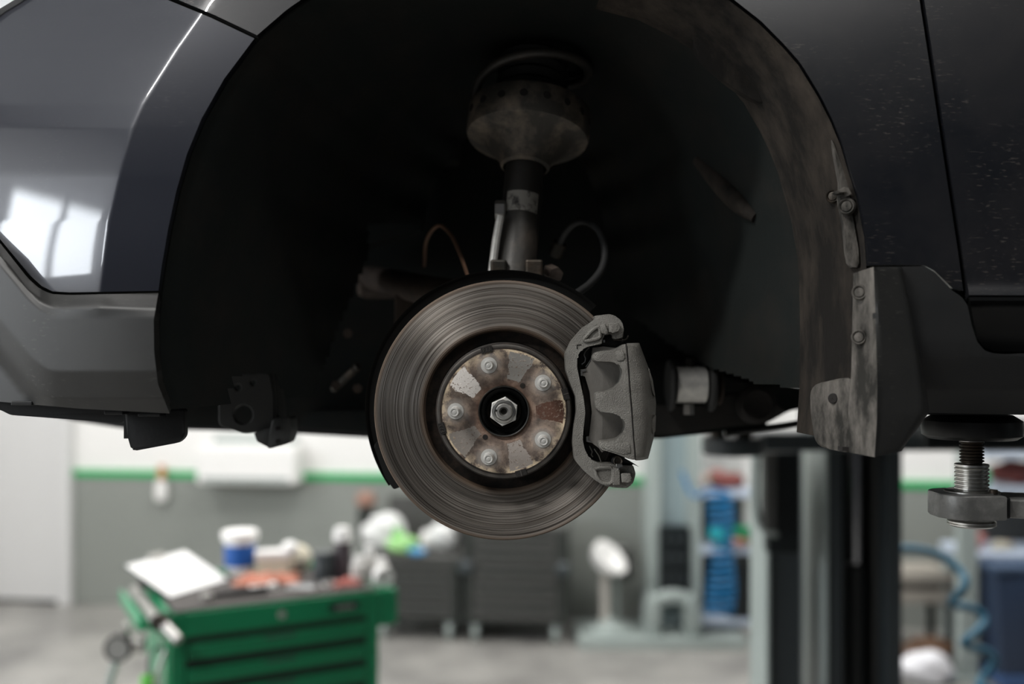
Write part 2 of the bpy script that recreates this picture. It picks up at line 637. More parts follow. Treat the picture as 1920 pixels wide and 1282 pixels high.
# back wall, turned a little against the picture plane
wa = Vector((-3.13, 7.05, 0)); wdir = Vector((0.845 + 3.13, 6.57 - 7.05, 0)).normalized()
wn = Vector((-wdir.y, wdir.x, 0))               # pointing away from the camera
WB = Matrix(((wdir.x, wn.x, 0, wa.x), (wdir.y, wn.y, 0, wa.y), (0, 0, 1, 0), (0, 0, 0, 1)))   # local: x along wall, y behind, z up


def wallbox(name, lo, hi, m, bev=0.0):
    bm = bmesh.new(); box(bm, lo, hi, bev, M=WB)
    return struct(name, bm, m)


wallbox('wall_back', (-3.0, 0.012, 0.0), (10.5, 0.25, ZC), white_wall)
wallbox('trim_1', (0.03, -0.004, 0.0), (10.5, 0.012, 0.895), grey_wall)         # grey painted dado
wallbox('trim_2', (0.03, -0.010, 0.895), (10.5, 0.012, 0.945), green_strip)      # green stripe
wallbox('door_1', (-2.2, -0.045, 0.03), (-0.06, 0.012, 2.6), pale_door)          # pale sliding door
wallbox('trim_3', (-0.06, -0.06, 0.0), (0.03, 0.012, 2.7), pale_door)
wallbox('baseboard_back', (-2.2, -0.03, 0.0), (-0.06, 0.012, 0.03), lift_dark)


def wall_uv(px, off=0.0):
    """distance along the back wall seen at pixel column px (point off in front of it)"""
    o = wa - wn * off
    k = (px - CX) / F
    return (k * o.y - o.x) / (wdir.x - k * wdir.y)


def wall_pt(px, py, off=0.0):
    u = wall_uv(px, off)
    p = wa - wn * off + wdir * u
    return Vector((p.x, p.y, HC - (py - HY) / F * p.y))


def WL(px, py, off=0.0):
    """wall-local coordinates (along, behind, up) of what is seen at px, py"""
    p = wall_pt(px, py, off)
    return Vector((wall_uv(px, off), -off, p.z))


# ceiling lamps: long twin-tube fittings over the far half of the hall
def ceiling_lamp(x, y, label, energy):
    t = empty('ceiling_lamp', (x, y, ZC - .09), 0, label, 'lamp', 'ceiling lamps of the hall')
    bm = bmesh.new(); box(bm, (-.75, -.12, .03), (.75, .12, .085), .01); mesh_obj('housing', bm, white_p, t, local=True)
    tube_m = MATS.get('tube')
    if tube_m is None:
        tube_m = mat('tube', 'ffffff', 0.4)
        b = tube_m.node_tree.nodes['Principled BSDF']
        b.inputs['Emission Color'].default_value = (1, .98, .95, 1); b.inputs['Emission Strength'].default_value = 6
    for s in (-.055, .055):
        bm = bmesh.new(); cyl(bm, (-.72, s, .012), (.72, s, .012), .014, 12); mesh_obj('tube', bm, tube_m, t, local=True, smooth=True)
    ld = bpy.data.lights.new('lamp_light', 'AREA'); ld.shape = 'RECTANGLE'; ld.size = 1.45; ld.size_y = .2
    ld.energy = energy; ld.color = (1, .98, .95)
    lo = bpy.data.objects.new('lamp_light', ld); lo.location = (0, 0, -.01); link(lo, t, local=True)


for iy, (yy, rowname, en) in enumerate(((3.6, 'middle row over the green tool cart', 42), (5.2, 'far row near the white back wall', 50))):
    for ix, (xx, cn) in enumerate(((-3.4, 'window end'), (-0.6, 'second from the window end'), (2.2, 'third from the window end'), (4.6, 'end away from the windows'))):
        ceiling_lamp(xx, yy, 'twin tube ceiling lamp, %s, %s' % (rowname, cn), en)
for xx, lb in ((-2.2, 'twin tube ceiling lamp on the camera side of the car, nearer the windows'), (0.6, 'twin tube ceiling lamp on the camera side of the car, farther from the windows')):
    ceiling_lamp(xx, -0.6, lb, 145 if xx < 0 else 25)

# ================================================================== THE CAR
car = empty('car', (0.6, 2.0, 1.55), 0, 'dark navy car raised on a lift with its front wheel taken off', 'car')

arch = [(312, 768), (296, 705), (289, 630), (297, 545), (303, 500), (315, 430), (330, 360), (350, 290), (378, 222), (420, 148), (477, 72),
        (535, 22), (600, -22), (690, -62), (800, -90), (920, -102), (1040, -102), (1150, -90), (1250, -62), (1320, -30), (1372, 0), (1425, 41),
        (1470, 86), (1500, 120), (1537, 180), (1560, 225), (1579, 270), (1597, 330), (1609, 367), (1624, 442), (1627, 480), (1628, 497),
        (1630, 600), (1628, 740), (1622, 835)]
I_CLAD, I_SEAM, I_FLAP = 3, 10, 31
crease = [(-260, 560), (-60, 430), (30, 376), (90, 335), (195, 270), (240, 250), (320, 228), (415, 206), (545, 190), (800, 184)]


def ybody(px, py):
    xc = interp(py, crease)
    d = max(0.0, xc - px) / F * 1.1
    e = 0.0025
    w = math.sqrt(d * d + e * e) - e
    y = 1.098 + 0.50 * w + 0.55 * w * w
    if py < 330:
        h = (330 - py) / F * 1.1
        y += 0.55 * h * h + 0.04 * h
    if py > 420 and px < 700:
        h = (py - 420) / F * 1.1
        y += 1.2 * h * h
    return y


# painted bumper corner
b_arch = list(reversed(arch[I_CLAD:I_SEAM + 1]))
bump = coons(b_arch, [(-130, -330), (-260, -250), (-300, 0), (-300, 160)],
             [(477, 72), (395, 33), (310, -2), (220, -45), (100, -110), (-130, -330)],
             [(297, 545), (130, 548), (98, 546), (78, 536), (55, 515), (0, 448), (-120, 330), (-300, 160)], 170, 220)
front_bumper = panel('front_bumper', bump, ybody, paint, car, 0.010)


# unpainted lower bumper
def yclad(px, py):
    top = interp(px, [(-300, 160), (-120, 330), (0, 448), (55, 515), (78, 536), (98, 546), (320, 546)])
    t = py - top
    d = max(0.0, 300 - px) / F * 1.1
    k = min(1.0, max(0.0, (t - 4) / 45))
    y = (1 - k) * ybody(px, min(py, 560)) + k * (1.098 + 0.12 * d + 1.0 * d * d)
    y += interp(t, [(0, 0.004), (4, 0.0), (26, -0.016), (32, -0.019), (150, -0.018), (200, -0.006), (236, 0.018)])
    return y


clad = coons([(-300, 168), (-120, 337), (0, 455), (52, 521), (74, 541), (96, 551), (130, 553), (297, 549)],
             [(-300, 735), (-60, 748), (0, 753), (150, 766), (318, 775)],
             [(-300, 168), (-300, 735)], [(297, 549), (288, 600), (289, 660), (296, 720), (318, 775)], 70, 60)
lower = panel('lower_bumper', clad, yclad, cladding, car, 0.012)
tag(lower, 'unpainted dark grey plastic lower bumper')

# headlamp lens at the upper front corner
hl = coons([(-200, 150), (-60, 62), (0, 16), (30, -2), (110, -60)], [(-200, -60), (-60, -120), (0, -160), (30, -190), (110, -260)],
           [(-200, 150), (-200, -60)], [(110, -60), (110, -260)], 24, 16)
panel('headlamp', hl, lambda x, y: ybody(x, y) - 0.012, lens_m, car, 0.01)

# front fender
f_arch = arch[I_SEAM:I_FLAP + 1]
gap = [(1808, 553), (1796, 470), (1776, 340), (1757, 215), (1738, 90), (1724, 0), (1704, -150), (1690, -260)]


def yfend(px, py):
    return ybody(px, py) + 0.0005


fend = coons(f_arch, [(-60, -330), (300, -420), (900, -430), (1500, -380), (1690, -260), (1704, -150), (1724, 0), (1738, 90), (1757, 215), (1776, 340), (1796, 470), (1806, 545)],
             [(482, 66), (400, 27), (316, -8), (226, -52), (106, -118), (-60, -330)],
             [(1628, 497), (1680, 496), (1733, 497), (1752, 507), (1786, 540), (1806, 545)], 110, 50)
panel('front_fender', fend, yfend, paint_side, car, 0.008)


# door and its lower garnish
def ydoor(px, py):
    y = ybody(px, py)
    y += interp(py, [(535, 0.0), (556, -0.010), (565, -0.010), (572, 0.002), (600, 0.008), (660, 0.02)])
    return y


dg = [(x + 9, y) for x, y in reversed(gap)]
door = coons(dg, [(2900, -260), (2900, 0), (2900, 340), (2900, 552)], [(1699, -260), (2900, -260)], [(1817, 553), (2900, 556)], 60, 24)
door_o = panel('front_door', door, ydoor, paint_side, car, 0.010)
dl = coons([(1818, 557), (2900, 560)], [(1868, 659), (2900, 664)], [(1818, 557), (1825, 600), (1833, 635), (1848, 653), (1868, 659)], [(2900, 560), (2900, 664)], 30, 20)
panel('door_garnish', dl, lambda x, y: ydoor(x, y), gloss_black, door_o, 0.010)


# sill under the door, joining the mud guard
def ysill(px, py):
    return ybody(px, py) + interp(py, [(497, -0.008), (560, -0.012), (640, -0.014), (670, -0.012), (730, 0.006), (778, 0.045)])


sl_top = [(1662, 500), (1733, 499), (1752, 510), (1786, 545), (1803, 556), (1814, 572), (1822, 610), (1832, 640), (1846, 657), (1868, 664), (1920, 668), (2900, 672)]
st_ = resample(sl_top, 170)
sb_ = [np.array((x + 18 * max(0.0, 1 - (x - 1662) / 200), interp(x, [(1662, 776), (1740, 774), (1920, 777), (2900, 780)]))) for x, _ in st_]
sill = np.array([[a * (1 - v) + b * v for v in np.linspace(0, 1, 30)] for a, b in zip(st_, sb_)])
panel('side_sill', sill, ysill, black_plastic, car, 0.012)
bm = bmesh.new(); box(bm, (.47, 1.15, 1.640), (1.3, 1.27, 1.70)); mesh_obj('sill_flange', bm, black_plastic, car)


# wheel-arch liner: a barrel that narrows inwards
def make_liner():
    A = resample([tuple(P(x, y, 1.10)) for x, y in arch], 360)
    C = np.array((0.0, 0.0, 1.665))
    profR = [(0.998, 1.104), (0.995, 1.110), (0.990, 1.115), (0.980, 1.122), (0.965, 1.135), (0.950, 1.150), (0.938, 1.165), (0.934, 1.180), (0.905, 1.235), (0.875, 1.28)]
    profL = [(0.998, 1.112), (0.99, 1.122), (0.975, 1.128), (0.955, 1.136), (0.93, 1.160), (0.91, 1.19), (0.897, 1.215), (0.889, 1.235), (0.872, 1.26), (0.855, 1.29)]
    deep_ = resample([(0.82, 1.33), (0.79, 1.38), (0.76, 1.43), (0.71, 1.49), (0.65, 1.54), (0.58, 1.58), (0.5, 1.60), (0.42, 1.61)], 40)
    deep = [tuple(q) for q in deep_]
    bm = bmesh.new()
    rows = []
    nP = len(profR) + len(deep)
    for i, a in enumerate(A):
        wgt = min(1.0, max(0.0, (i / 359 - 0.40) / 0.2))
        row = []
        for k in range(nP):
            if k < len(profR):
                s = profL[k][0] * (1 - wgt) + profR[k][0] * wgt
                y = profL[k][1] * (1 - wgt) + profR[k][1] * wgt
            else:
                s, y = deep[k - len(profR)]
            p = C + (a - C) * s
            p[2] = C[2] + (a[2] - C[2]) * (1 - (1 - s) * (0.25 if a[2] > 1.9 else 0.25 + 0.75 * min(1, (1.9 - a[2]) / 0.15)))
            rip = 0.004 * math.sin(i * 0.3) if k > 9 else 0.0
            row.append(bm.verts.new((p[0], y + rip, p[2])))
        rows.append(row)

    def keep(c):
        px, py = CX + c.x / c.y * F, HY + (HC - c.z) / c.y * F
        if c.y < 1.21:
            return True
        if px < 960:
            lim = interp(px, [(300, 775), (400, 762), (428, 735), (445, 702), (520, 702), (545, 785), (575, 785), (600, 700), (690, 480), (700, 300)])
            return py < lim if px < 690 else py < 420
        lim = interp(px, [(1000, 420), (1140, 560), (1250, 640), (1330, 690), (1450, 725), (1545, 740), (1700, 860)])
        return py < lim
    for i in range(len(rows) - 1):
        for k in range(nP - 1):
            q = (rows[i][k], rows[i + 1][k], rows[i + 1][k + 1], rows[i][k + 1])
            c = sum((v.co for v in q), Vector()) / 4
            if keep(c):
                f = bm.faces.new(q)
                f.material_index = 1 if (k < 8 and i > 200) else 0
    bm.verts.ensure_lookup_table()
    for v in [v for v in bm.verts if not v.link_faces]:
        bm.verts.remove(v)
    o = mesh_obj('wheel_arch_liner', bm, [liner_m, liner_dirt], car, smooth=True, angle=60)
    return o


liner = make_liner()
# rib pressed into the rear of the liner and its plastic clips
from mathutils.bvhtree import BVHTree
_lt = BVHTree.FromPolygons([wm(liner) @ v.co for v in liner.data.vertices], [p.vertices[:] for p in liner.data.polygons])


def on_liner(px, py, out=0.0):
    o_ = Vector((0, 0, HC)); d_ = (P(px, py, 1.0) - o_).normalized()
    h = _lt.ray_cast(o_, d_)[0]
    return (h if h else P(px, py, 1.4)) - d_ * out


bm = bmesh.new()
tube(bm, catmull([on_liner(1308, 300, -.004), on_liner(1345, 338, 0), on_liner(1385, 380, 0), on_liner(1418, 408, -.004)], 6), lambda t: .005 + .009 * math.sin(PI * (.1 + .8 * t)), 12)
mesh_obj('pressed_rib', bm, liner_dirt, liner, smooth=True)
bm = bmesh.new()
outl = [P(x, y, 1.150 + .0006 * max(0, (1420 - x) * .55 + (y - 60) * .45 + 20)) for x, y in smooth_closed([(1262, 0), (1330, 40), (1400, 95), (1448, 160), (1440, 192), (1412, 186), (1370, 160), (1325, 122), (1303, 92), (1300, 62), (1262, 20)], 3)]
prism(bm, outl, 0.012, 0.004)
mesh_obj('liner_lobe', bm, liner_dirt, liner, smooth=True)
bm = bmesh.new()
prism(bm, [P(x, y, 1.112) for x, y in smooth_closed([(1560, 262), (1578, 310), (1590, 345), (1598, 400), (1612, 492), (1592, 492), (1583, 420), (1574, 370), (1576, 340)], 3)], 0.01, 0.003)
mesh_obj('arch_lip_strip', bm, flap_m, liner, smooth=True)


def clip(name, px, py, d, r, m, parent, axis=(-0.5, -0.85, 0)):
    p = P(px, py, d)
    M = Matrix.Translation(p) @ axis_to(axis)
    bm = bmesh.new()
    lathe(bm, [(r * 1.0, -.004), (r, .001), (r * .86, .003), (r * .72, .002), (r * .68, .0005), (r * .62, .0005), (r * .58, .003), (r * .3, .0036), (0.0004, .0036)], 24, M)
    return mesh_obj(name, bm, m, parent, smooth=True)


clip('push_clip', 1588, 387, 1.108, 0.0095, flap_m, liner)
clip('push_clip', 1562, 368, 1.135, 0.008, dark_steel, liner)
bm = bmesh.new()
prism(bm, [P(x, y, 1.10) for x, y in [(1570, 357), (1584, 350), (1592, 352), (1598, 364), (1592, 366), (1588, 358), (1574, 361)]], 0.02, 0.001)
mesh_obj('clip_tab', bm, flap_m, liner)


# mud flap
def make_flap():
    bm = bmesh.new()
    left = [(1600, 512), (1598, 600), (1596, 700), (1590, 770), (1592, 848)]
    fold = [(1638, 500), (1642, 600), (1645, 720), (1644, 790), (1640, 857)]
    right = [(1692, 500), (1712, 580), (1728, 670), (1743, 772), (1690, 845)]
    n = 34
    L, M_, R_ = resample(left, n), resample(fold, n), resample(right, n)
    rows = []
    for i in range(n):
        t = i / (n - 1)
        row = []
        for k in range(9):
            u = k / 8
            q = L[i] * (1 - u) + M_[i] * u
            row.append(P(q[0], q[1], 1.098 - 0.036 * u + 0.002 * math.sin(t * 6)))
        for k in range(1, 15):
            u = k / 14
            q = M_[i] * (1 - u) + R_[i] * u
            d = 1.062 + 0.012 * u + (0.026 * max(0, (u - 0.9) / 0.1) ** 2)
            row.append(P(q[0], q[1], d))
        rows.append(row)
    grid_faces(bm, rows)
    bm.normal_update()
    if sum(f.normal.y * f.calc_area() for f in bm.faces) > 0:
        bmesh.ops.reverse_faces(bm, faces=bm.faces[:])
    for f in bm.faces:
        c = f.calc_center_median()
        px = CX + c.x / c.y * F
        f.material_index = 0 if px < interp(HY + (HC - c.z) / c.y * F, [(500, 1636), (720, 1643), (857, 1640)]) else 1
    o = mesh_obj('mud_flap', bm, [flap_m, flap_side], car, smooth=True, angle='keep')
    s = o.modifiers.new('thickness', 'SOLIDIFY'); s.thickness = 0.012; s.offset = -1
    b = o.modifiers.new('round', 'BEVEL'); b.width = 0.003; b.segments = 2; b.limit_method = 'ANGLE'; b.angle_limit = math.radians(50)
    return o


flap = make_flap()
bm = bmesh.new()
lob = round_corners([(1524, 722), (1604, 704), (1606, 852), (1534, 838), (1524, 770)], 22, 4)
prism(bm, [P(x, y, 1.150 - .058 * (x - 1524) / 82) for x, y in lob], 0.010, 0.002)
mesh_obj('flap_lobe', bm, flap_m, flap, smooth=True)
clip('flap_rivet', 1612, 548, 1.084, 0.0085, flap_m, flap)
clip('flap_rivet', 1611, 632, 1.084, 0.0085, flap_m, flap)
bm = bmesh.new(); box(bm, P(1579, 845, 1.102), P(1593, 838, 1.102) + Vector((0, .02, 0))); mesh_obj('drain_slot', bm, friction, flap)
bm = bmesh.new(); lathe(bm, [(.006, 0), (.005, .002), (.0035, .002), (.0005, .0022)], 18, Matrix.Translation(P(1562, 747, 1.121)) @ axis_to((-.6, -.8, 0))); mesh_obj('flap_rivet', bm, friction, flap, smooth=True)

# rough boxes added to block stray light, in place of the unseen body
bm = bmesh.new()
box(bm, (-.86, 1.30, 2.22), (2.2, 2.92, 2.27))                   # hood level
box(bm, (-.86, 2.84, 1.62), (2.2, 2.92, 2.22))                   # far side
box(bm, (-.92, 1.48, 1.64), (-.80, 2.80, 2.22))                   # nose
box(bm, (-.60, 1.72, 1.59), (.44, 1.76, 2.22))
box(bm, (.44, 1.72, 1.66), (2.2, 1.76, 2.22))                   # inner fender wall
box(bm, (.62, 1.24, 1.655), (2.2, 2.84, 1.70))                   # floor pan
box(bm, (-.35, 1.20, 2.28), (2.2, 1.75, 2.34))
mesh_obj('light_block_shell', bm, liner_m, car)
bm = bmesh.new()
prism(bm, [P(1715, -260, 1.135), P(1830, -260, 1.135), P(1850, 560, 1.135), P(1770, 560, 1.135)], 0.01)
mesh_obj('door_pillar', bm, rubber, car)


# ---- underside
def slab(name, pts, d, depth, m, bev=0.004, parent=car, rad=6):
    bm = bmesh.new()
    prism(bm, [P(x, y, d) for x, y in round_corners(pts, rad, 3)], depth, bev)
    return mesh_obj(name, bm, m, parent, smooth=True)


slab('undertray_lip', [(-200, 735), (0, 750), (235, 770), (300, 772), (236, 788), (226, 793), (20, 778), (0, 768), (-200, 752)], 1.20, 0.05, black_plastic)
slab('front_valance', [(-100, 740), (120, 770), (560, 770), (700, 780), (700, 821), (560, 813), (400, 807), (230, 803), (140, 789), (60, 770)], 1.92, 0.30, black_plastic, 0.02)
slab('front_crossmember', [(575, 772), (700, 770), (735, 815), (700, 812), (560, 800)], 1.62, 0.12, liner_m)
bm = bmesh.new()
fr = [(232, 770), (346, 766), (346, 818), (334, 830), (253, 845), (246, 842), (240, 822)]
prism(bm, [P(x, y, 1.17) for x, y in round_corners(fr, 7, 3)], 0.012, 0.003)
box(bm, P(232, 770, 1.18), P(240, 822, 1.18) + Vector((.001, .04, 0)))
defl = mesh_obj('air_deflector', bm, black_plastic, car, smooth=True)
for (x0, x1, y0, y1) in ((195, 230, 770, 777), (258, 300, 775, 781), (20, 60, 752, 760)):
    bm = bmesh.new(); box(bm, P(x0, y1, 1.15), P(x1, y0, 1.15) + Vector((0, .03, 0)), .001); mesh_obj('clip_tab', bm, black_plastic, defl)


def plate_with_hole(name, outline, holes, d, depth, m, parent=car):
    """flat plate with round holes: curve fill gives clean holes"""
    cu = bpy.data.curves.new(name, 'CURVE'); cu.dimensions = '2D'; cu.fill_mode = 'BOTH'
    base = P(outline[0][0], outline[0][1], d)

    def add(pts):
        s = cu.splines.new('POLY'); s.points.add(len(pts) - 1); s.use_cyclic_u = True
        for q, p in zip(s.points, pts):
            w_ = P(p[0], p[1], d); q.co = (w_.x - base.x, w_.z - base.z, 0, 1)
    add(outline)
    for (hx, hy, hr) in holes:
        add([(hx + hr * math.cos(2 * PI * k / 24), hy + hr * math.sin(2 * PI * k / 24)) for k in range(24)])
    cu.extrude = depth / 2; cu.bevel_depth = 0.0015; cu.bevel_resolution = 1
    tmp = bpy.data.objects.new(name, cu); COL.objects.link(tmp)
    dg_ = bpy.context.evaluated_depsgraph_get()
    me = bpy.data.meshes.new_from_object(tmp.evaluated_get(dg_))
    bpy.data.objects.remove(tmp)
    me.materials.clear(); me.materials.append(m)
    o = bpy.data.objects.new(name, me)
    o.location = base + Vector((0, depth / 2, 0)); o.rotation_euler = (PI / 2, 0, 0)
    return link(o, parent)


tow = plate_with_hole('tow_bracket', round_corners([(412, 738), (438, 704), (505, 700), (512, 740), (513, 805), (458, 811), (412, 796)], 8, 3),
                      [(456, 777, 20), (446, 726, 8), (475, 717, 7)], 1.42, 0.006, bracket_m)
slab('bracket_side', [(505, 700), (514, 702), (520, 790), (513, 806)], 1.42, 0.06, bracket_m, 0.001, tow, 1)
jb = slab('jacking_bracket', [(510, 785), (546, 782), (547, 812), (540, 832), (505, 841), (500, 838)], 1.40, 0.04, bracket_m, 0.002)
slab('bracket_side', [(476, 812), (512, 800), (506, 840), (482, 828)], 1.405, 0.03, bracket_m, 0.002, jb, 2)
for yy in (803, 827):
    bm = bmesh.new(); cyl(bm, P(520, yy, 1.397), P(520, yy, 1.40), .0028, 12); mesh_obj('bolt_hole', bm, friction, jb)

# subframe, control arm and bushing behind the caliper
slab('subframe', [(1190, 690), (1260, 675), (1330, 700), (1440, 728), (1530, 735), (1530, 760), (1480, 770), (1440, 792), (1400, 800), (1330, 812), (1240, 822), (1150, 824), (1090, 800)], 1.66, 0.16, liner_m, 0.01)
arm = slab('control_arm', [(1080, 770), (1180, 758), (1255, 760), (1330, 762), (1352, 745), (1380, 735), (1440, 748), (1475, 768), (1440, 790), (1380, 798), (1260, 815), (1160, 815), (1080, 800)], 1.52, 0.03, mat('arm_black', '1d1d1b', 0.6, 0.2, var=(20, '2c2824', .4, .7)), 0.008)
bm = bmesh.new(); lathe(bm, [(.030, 0), (.030, .012), (.022, .016), (.016, .012), (.001, .012)], 28, Matrix.Translation(P(1416, 758, 1.515)) @ TOCAM); mesh_obj('arm_recess', bm, friction, arm, smooth=True)
bush = arm
bm = bmesh.new(); cyl(bm, P(1265, 721, 1.50), P(1324, 721, 1.50), .0275, 32, bev=.002); mesh_obj('bushing_sleeve', bm, zinc, bush, smooth=True)
for xa, xb in ((1252, 1262), (1326, 1338)):
    bm = bmesh.new(); cyl(bm, P(xa, 722, 1.50), P(xb, 722, 1.50), .040, 32, bev=.003); mesh_obj('bushing_rubber', bm, rubber, bush, smooth=True)
for (x, y0, y1) in ((1294, 672, 690), (1291, 757, 777)):
    bm = bmesh.new(); cyl(bm, P(x, y0, 1.50), P(x, y1, 1.50), .0085, 6); mesh_obj('bushing_bolt', bm, dark_steel if y0 < 700 else silver, bush)
bm = bmesh.new(); cyl(bm, P(1345, 725, 1.51), P(1352, 725, 1.51), .028, 24, bev=.003); mesh_obj('bushing_washer', bm, rust_part, bush, smooth=True)
bm = bmesh.new(); tube(bm, catmull([P(1360, 812, 1.62), P(1410, 805, 1.62), P(1470, 798, 1.62), P(1535, 786, 1.62), P(1600, 775, 1.62)], 6), .0055, 10); mesh_obj('stabilizer_bar', bm, black_metal, car, smooth=True)

# tie rod, knuckle arm and steering boot seen left of the disc
bm = bmesh.new(); tube(bm, catmull([P(690, 520, 1.62), P(740, 530, 1.56), P(800, 545, 1.48), P(870, 560, 1.40)], 6), lambda t: .019 + .006 * t, 14)
tie = mesh_obj('steering_arm', bm, rust_part, car, smooth=True)
bm = bmesh.new(); box(bm, P(668, 556, 1.60), P(742, 520, 1.60) + Vector((0, .06, 0)), .008); mesh_obj('boot_collar', bm, rust_part, tie)
bm = bmesh.new(); box(bm, P(738, 640, 1.52), P(800, 540, 1.52) + Vector((0, .05, 0)), .012); mesh_obj('knuckle_arm', bm, rust_part, tie)
bm = bmesh.new(); tube(bm, [P(625, 730, 1.6), P(672, 686, 1.56)], .006, 10); mesh_obj('link_rod', bm, dark_steel, tie)
for (x, y) in ((668, 690), (630, 722), (670, 728), (652, 625)):
    bm = bmesh.new(); cyl(bm, P(x, y, 1.56), P(x, y, 1.575), .008, 6); mesh_obj('bolt', bm, rust_part, tie)
slab('strut_tower', [(640, 470), (790, 430), (800, 300), (860, 300), (874, 200), (874, -100), (820, -120), (690, -60), (700, 200), (690, 400)], 1.62, 0.06, liner_m, 0.02)

# ---- strut with spring
strut = empty('suspension_strut', P(975, 505, 1.33)); strut.parent = car; strut.matrix_parent_inverse = wm(car).inverted()
s0, s1 = P(966, 520, 1.325), P(1000, 130, 1.40)
sd = (s1 - s0).normalized()
SM = Matrix.Translation(s0) @ axis_to(sd)
Ls = (s1 - s0).length


def sfrac(py):
    return (520 - py) / 390 * Ls


bm = bmesh.new(); lathe(bm, [(.0265, -.02), (.0265, sfrac(300)), (.029, sfrac(296)), (.029, sfrac(285))], 40, SM, True, True); mesh_obj('damper_tube', bm, strut_m, strut, smooth=True)
bm = bmesh.new(); lathe(bm, [(.0268, sfrac(412)), (.0268, sfrac(376))], 24, SM @ Matrix.Rotation(-PI / 2, 4, 'Z'), a0=-.85, a1=.95); mesh_obj('worn_sticker', bm, sticker, strut, smooth=True)
zs = sfrac(200)
bm = bmesh.new()
lathe(bm, [(.030, sfrac(322)), (.034, sfrac(318)), (.036, sfrac(308)), (.054, sfrac(286)), (.060, sfrac(276)), (.074, sfrac(270)), (.0830, sfrac(266)), (.085, sfrac(259)),
           (.085, sfrac(216)), (.083, sfrac(212)), (.078, sfrac(214)), (.076, sfrac(245)), (.03, sfrac(255))], 64, SM)
seat = mesh_obj('spring_seat', bm, seat_m, strut, smooth=True)
for k in range(-3, 5):
    a = -PI / 2 + k * 0.36 - 0.1
    c = SM @ Vector((.0852 * math.cos(a), .0852 * math.sin(a), sfrac(236)))
    nrm_ = (SM.to_3x3() @ Vector((math.cos(a), math.sin(a), 0)))
    bm = bmesh.new(); cyl(bm, c - nrm_ * .003, c + nrm_ * .0006, .0052, 16); mesh_obj('drain_hole', bm, friction, seat, smooth=True)
bm = bmesh.new()
hp = []
for i in range(0, 260):
    t = i / 259
    a = -0.6 + t * 2 * PI * 3.4
    rr = .076 + .004 * t
    hp.append(SM @ Vector((rr * math.cos(a), rr * math.sin(a), sfrac(232) + max(0, t - .05) * .30)))
tube(bm, hp, .0068, 12); mesh_obj('coil_spring', bm, strut_m, strut, smooth=True)
bm = bmesh.new()
pr = [(.036, sfrac(210))]
for k in range(10):
    z0 = sfrac(190) + k * .016
    pr += [(.044, z0), (.050, z0 + .008)]
lathe(bm, pr, 36, SM, False, True); mesh_obj('dust_boot', bm, rubber, strut, smooth=True)
bm = bmesh.new(); cyl(bm, P(928, 394, 1.335), P(948, 394, 1.335), .0135, 6, bev=.002); mesh_obj('link_nut', bm, silver, strut)
bm = bmesh.new(); tube(bm, [P(938, 405, 1.315), P(930, 450, 1.312), P(921, 520, 1.308)], .0055, 10); mesh_obj('stabilizer_link', bm, zinc, strut, smooth=True)
for xa, xb in ((919, 950), (985, 1018)):
    bm = bmesh.new(); box(bm, P(xa, 530, 1.295), P(xb, 486, 1.295) + Vector((0, .03, 0)), .003); mesh_obj('knuckle_clamp', bm, dark_steel, strut)
bm = bmesh.new(); cyl(bm, P(1043, 515, 1.31), P(1030, 508, 1.34), .010, 6); mesh_obj('clamp_bolt', bm, rust_part, strut)

# hose and cable
bm = bmesh.new(); tube(bm, catmull([P(1046, 470, 1.47), P(1055, 445, 1.45), P(1072, 422, 1.42), P(1095, 414, 1.40), P(1120, 428, 1.37), P(1134, 462, 1.35), P(1130, 500, 1.33), P(1108, 530, 1.31), P(1078, 552, 1.29)], 8), .0052, 12)
mesh_obj('brake_hose', bm, rubber, car, smooth=True)
bm = bmesh.new(); cyl(bm, P(1040, 478, 1.475), P(1050, 455, 1.465), .011, 12); mesh_obj('hose_fitting', bm, dark_steel, car, smooth=True)
bm = bmesh.new(); tube(bm, catmull([P(795, 500, 1.52), P(800, 450, 1.50), P(822, 423, 1.46), P(845, 440, 1.42), P(862, 475, 1.38), P(878, 520, 1.33)], 8), .0026, 8)
mesh_obj('sensor_cable', bm, mat('tan_cable', '8a6a55', 0.6), car, smooth=True)

# ---- brake disc with hub
dc = Vector((-0.0097, 1.21, 1.6423))
DM = TOCAM                                     # local +Z of the lathe is towards the camera, origin at dc
bm = bmesh.new()
lathe(bm, [(.1565, 0.0), (.158, -.0015), (.158, -.008), (.150, -.008), (.150, -.019), (.158, -.019), (.158, -.0265), (.155, -.028), (.100, -.028),
           (.086, -.028), (.083, -.012), (.0815, .019), (.0800, .0225), (.0775, .0235), (.0740, .0235)], 160, DM)
lathe(bm, [(.1565, 0.0), (.104, 0.0), (.1005, .0004), (.0985, -.0006), (.0975, -.003), (.0970, -.011), (.084, -.013)], 160, DM)
disc = mesh_obj('brake_disc', bm, disc_m, car, smooth=True, angle=28)
disc.location = dc
disc.matrix_parent_inverse = wm(car).inverted()
tag(disc, 'worn steel brake disc with ring grooves')
bm = bmesh.new()
lathe(bm, [(.0742, .0234), (.0738, .0236), (.0736, .0234), (.0305, .0238), (.0302, .0236)], 128, DM)
hub = mesh_obj('hub_face', bm, hub_m, disc, local=True, smooth=True)
edge_ring = bmesh.new()
lathe(edge_ring, [(.0742, .0230), (.0775, .0238), (.0796, .0230), (.0806, .0200)], 128, DM)
mesh_obj('hat_rim', edge_ring, mat('worn_rim_metal', '55514d', 0.45, 0.7, var=(40, '6e6a66', .4, .7)), disc, local=True, smooth=True)
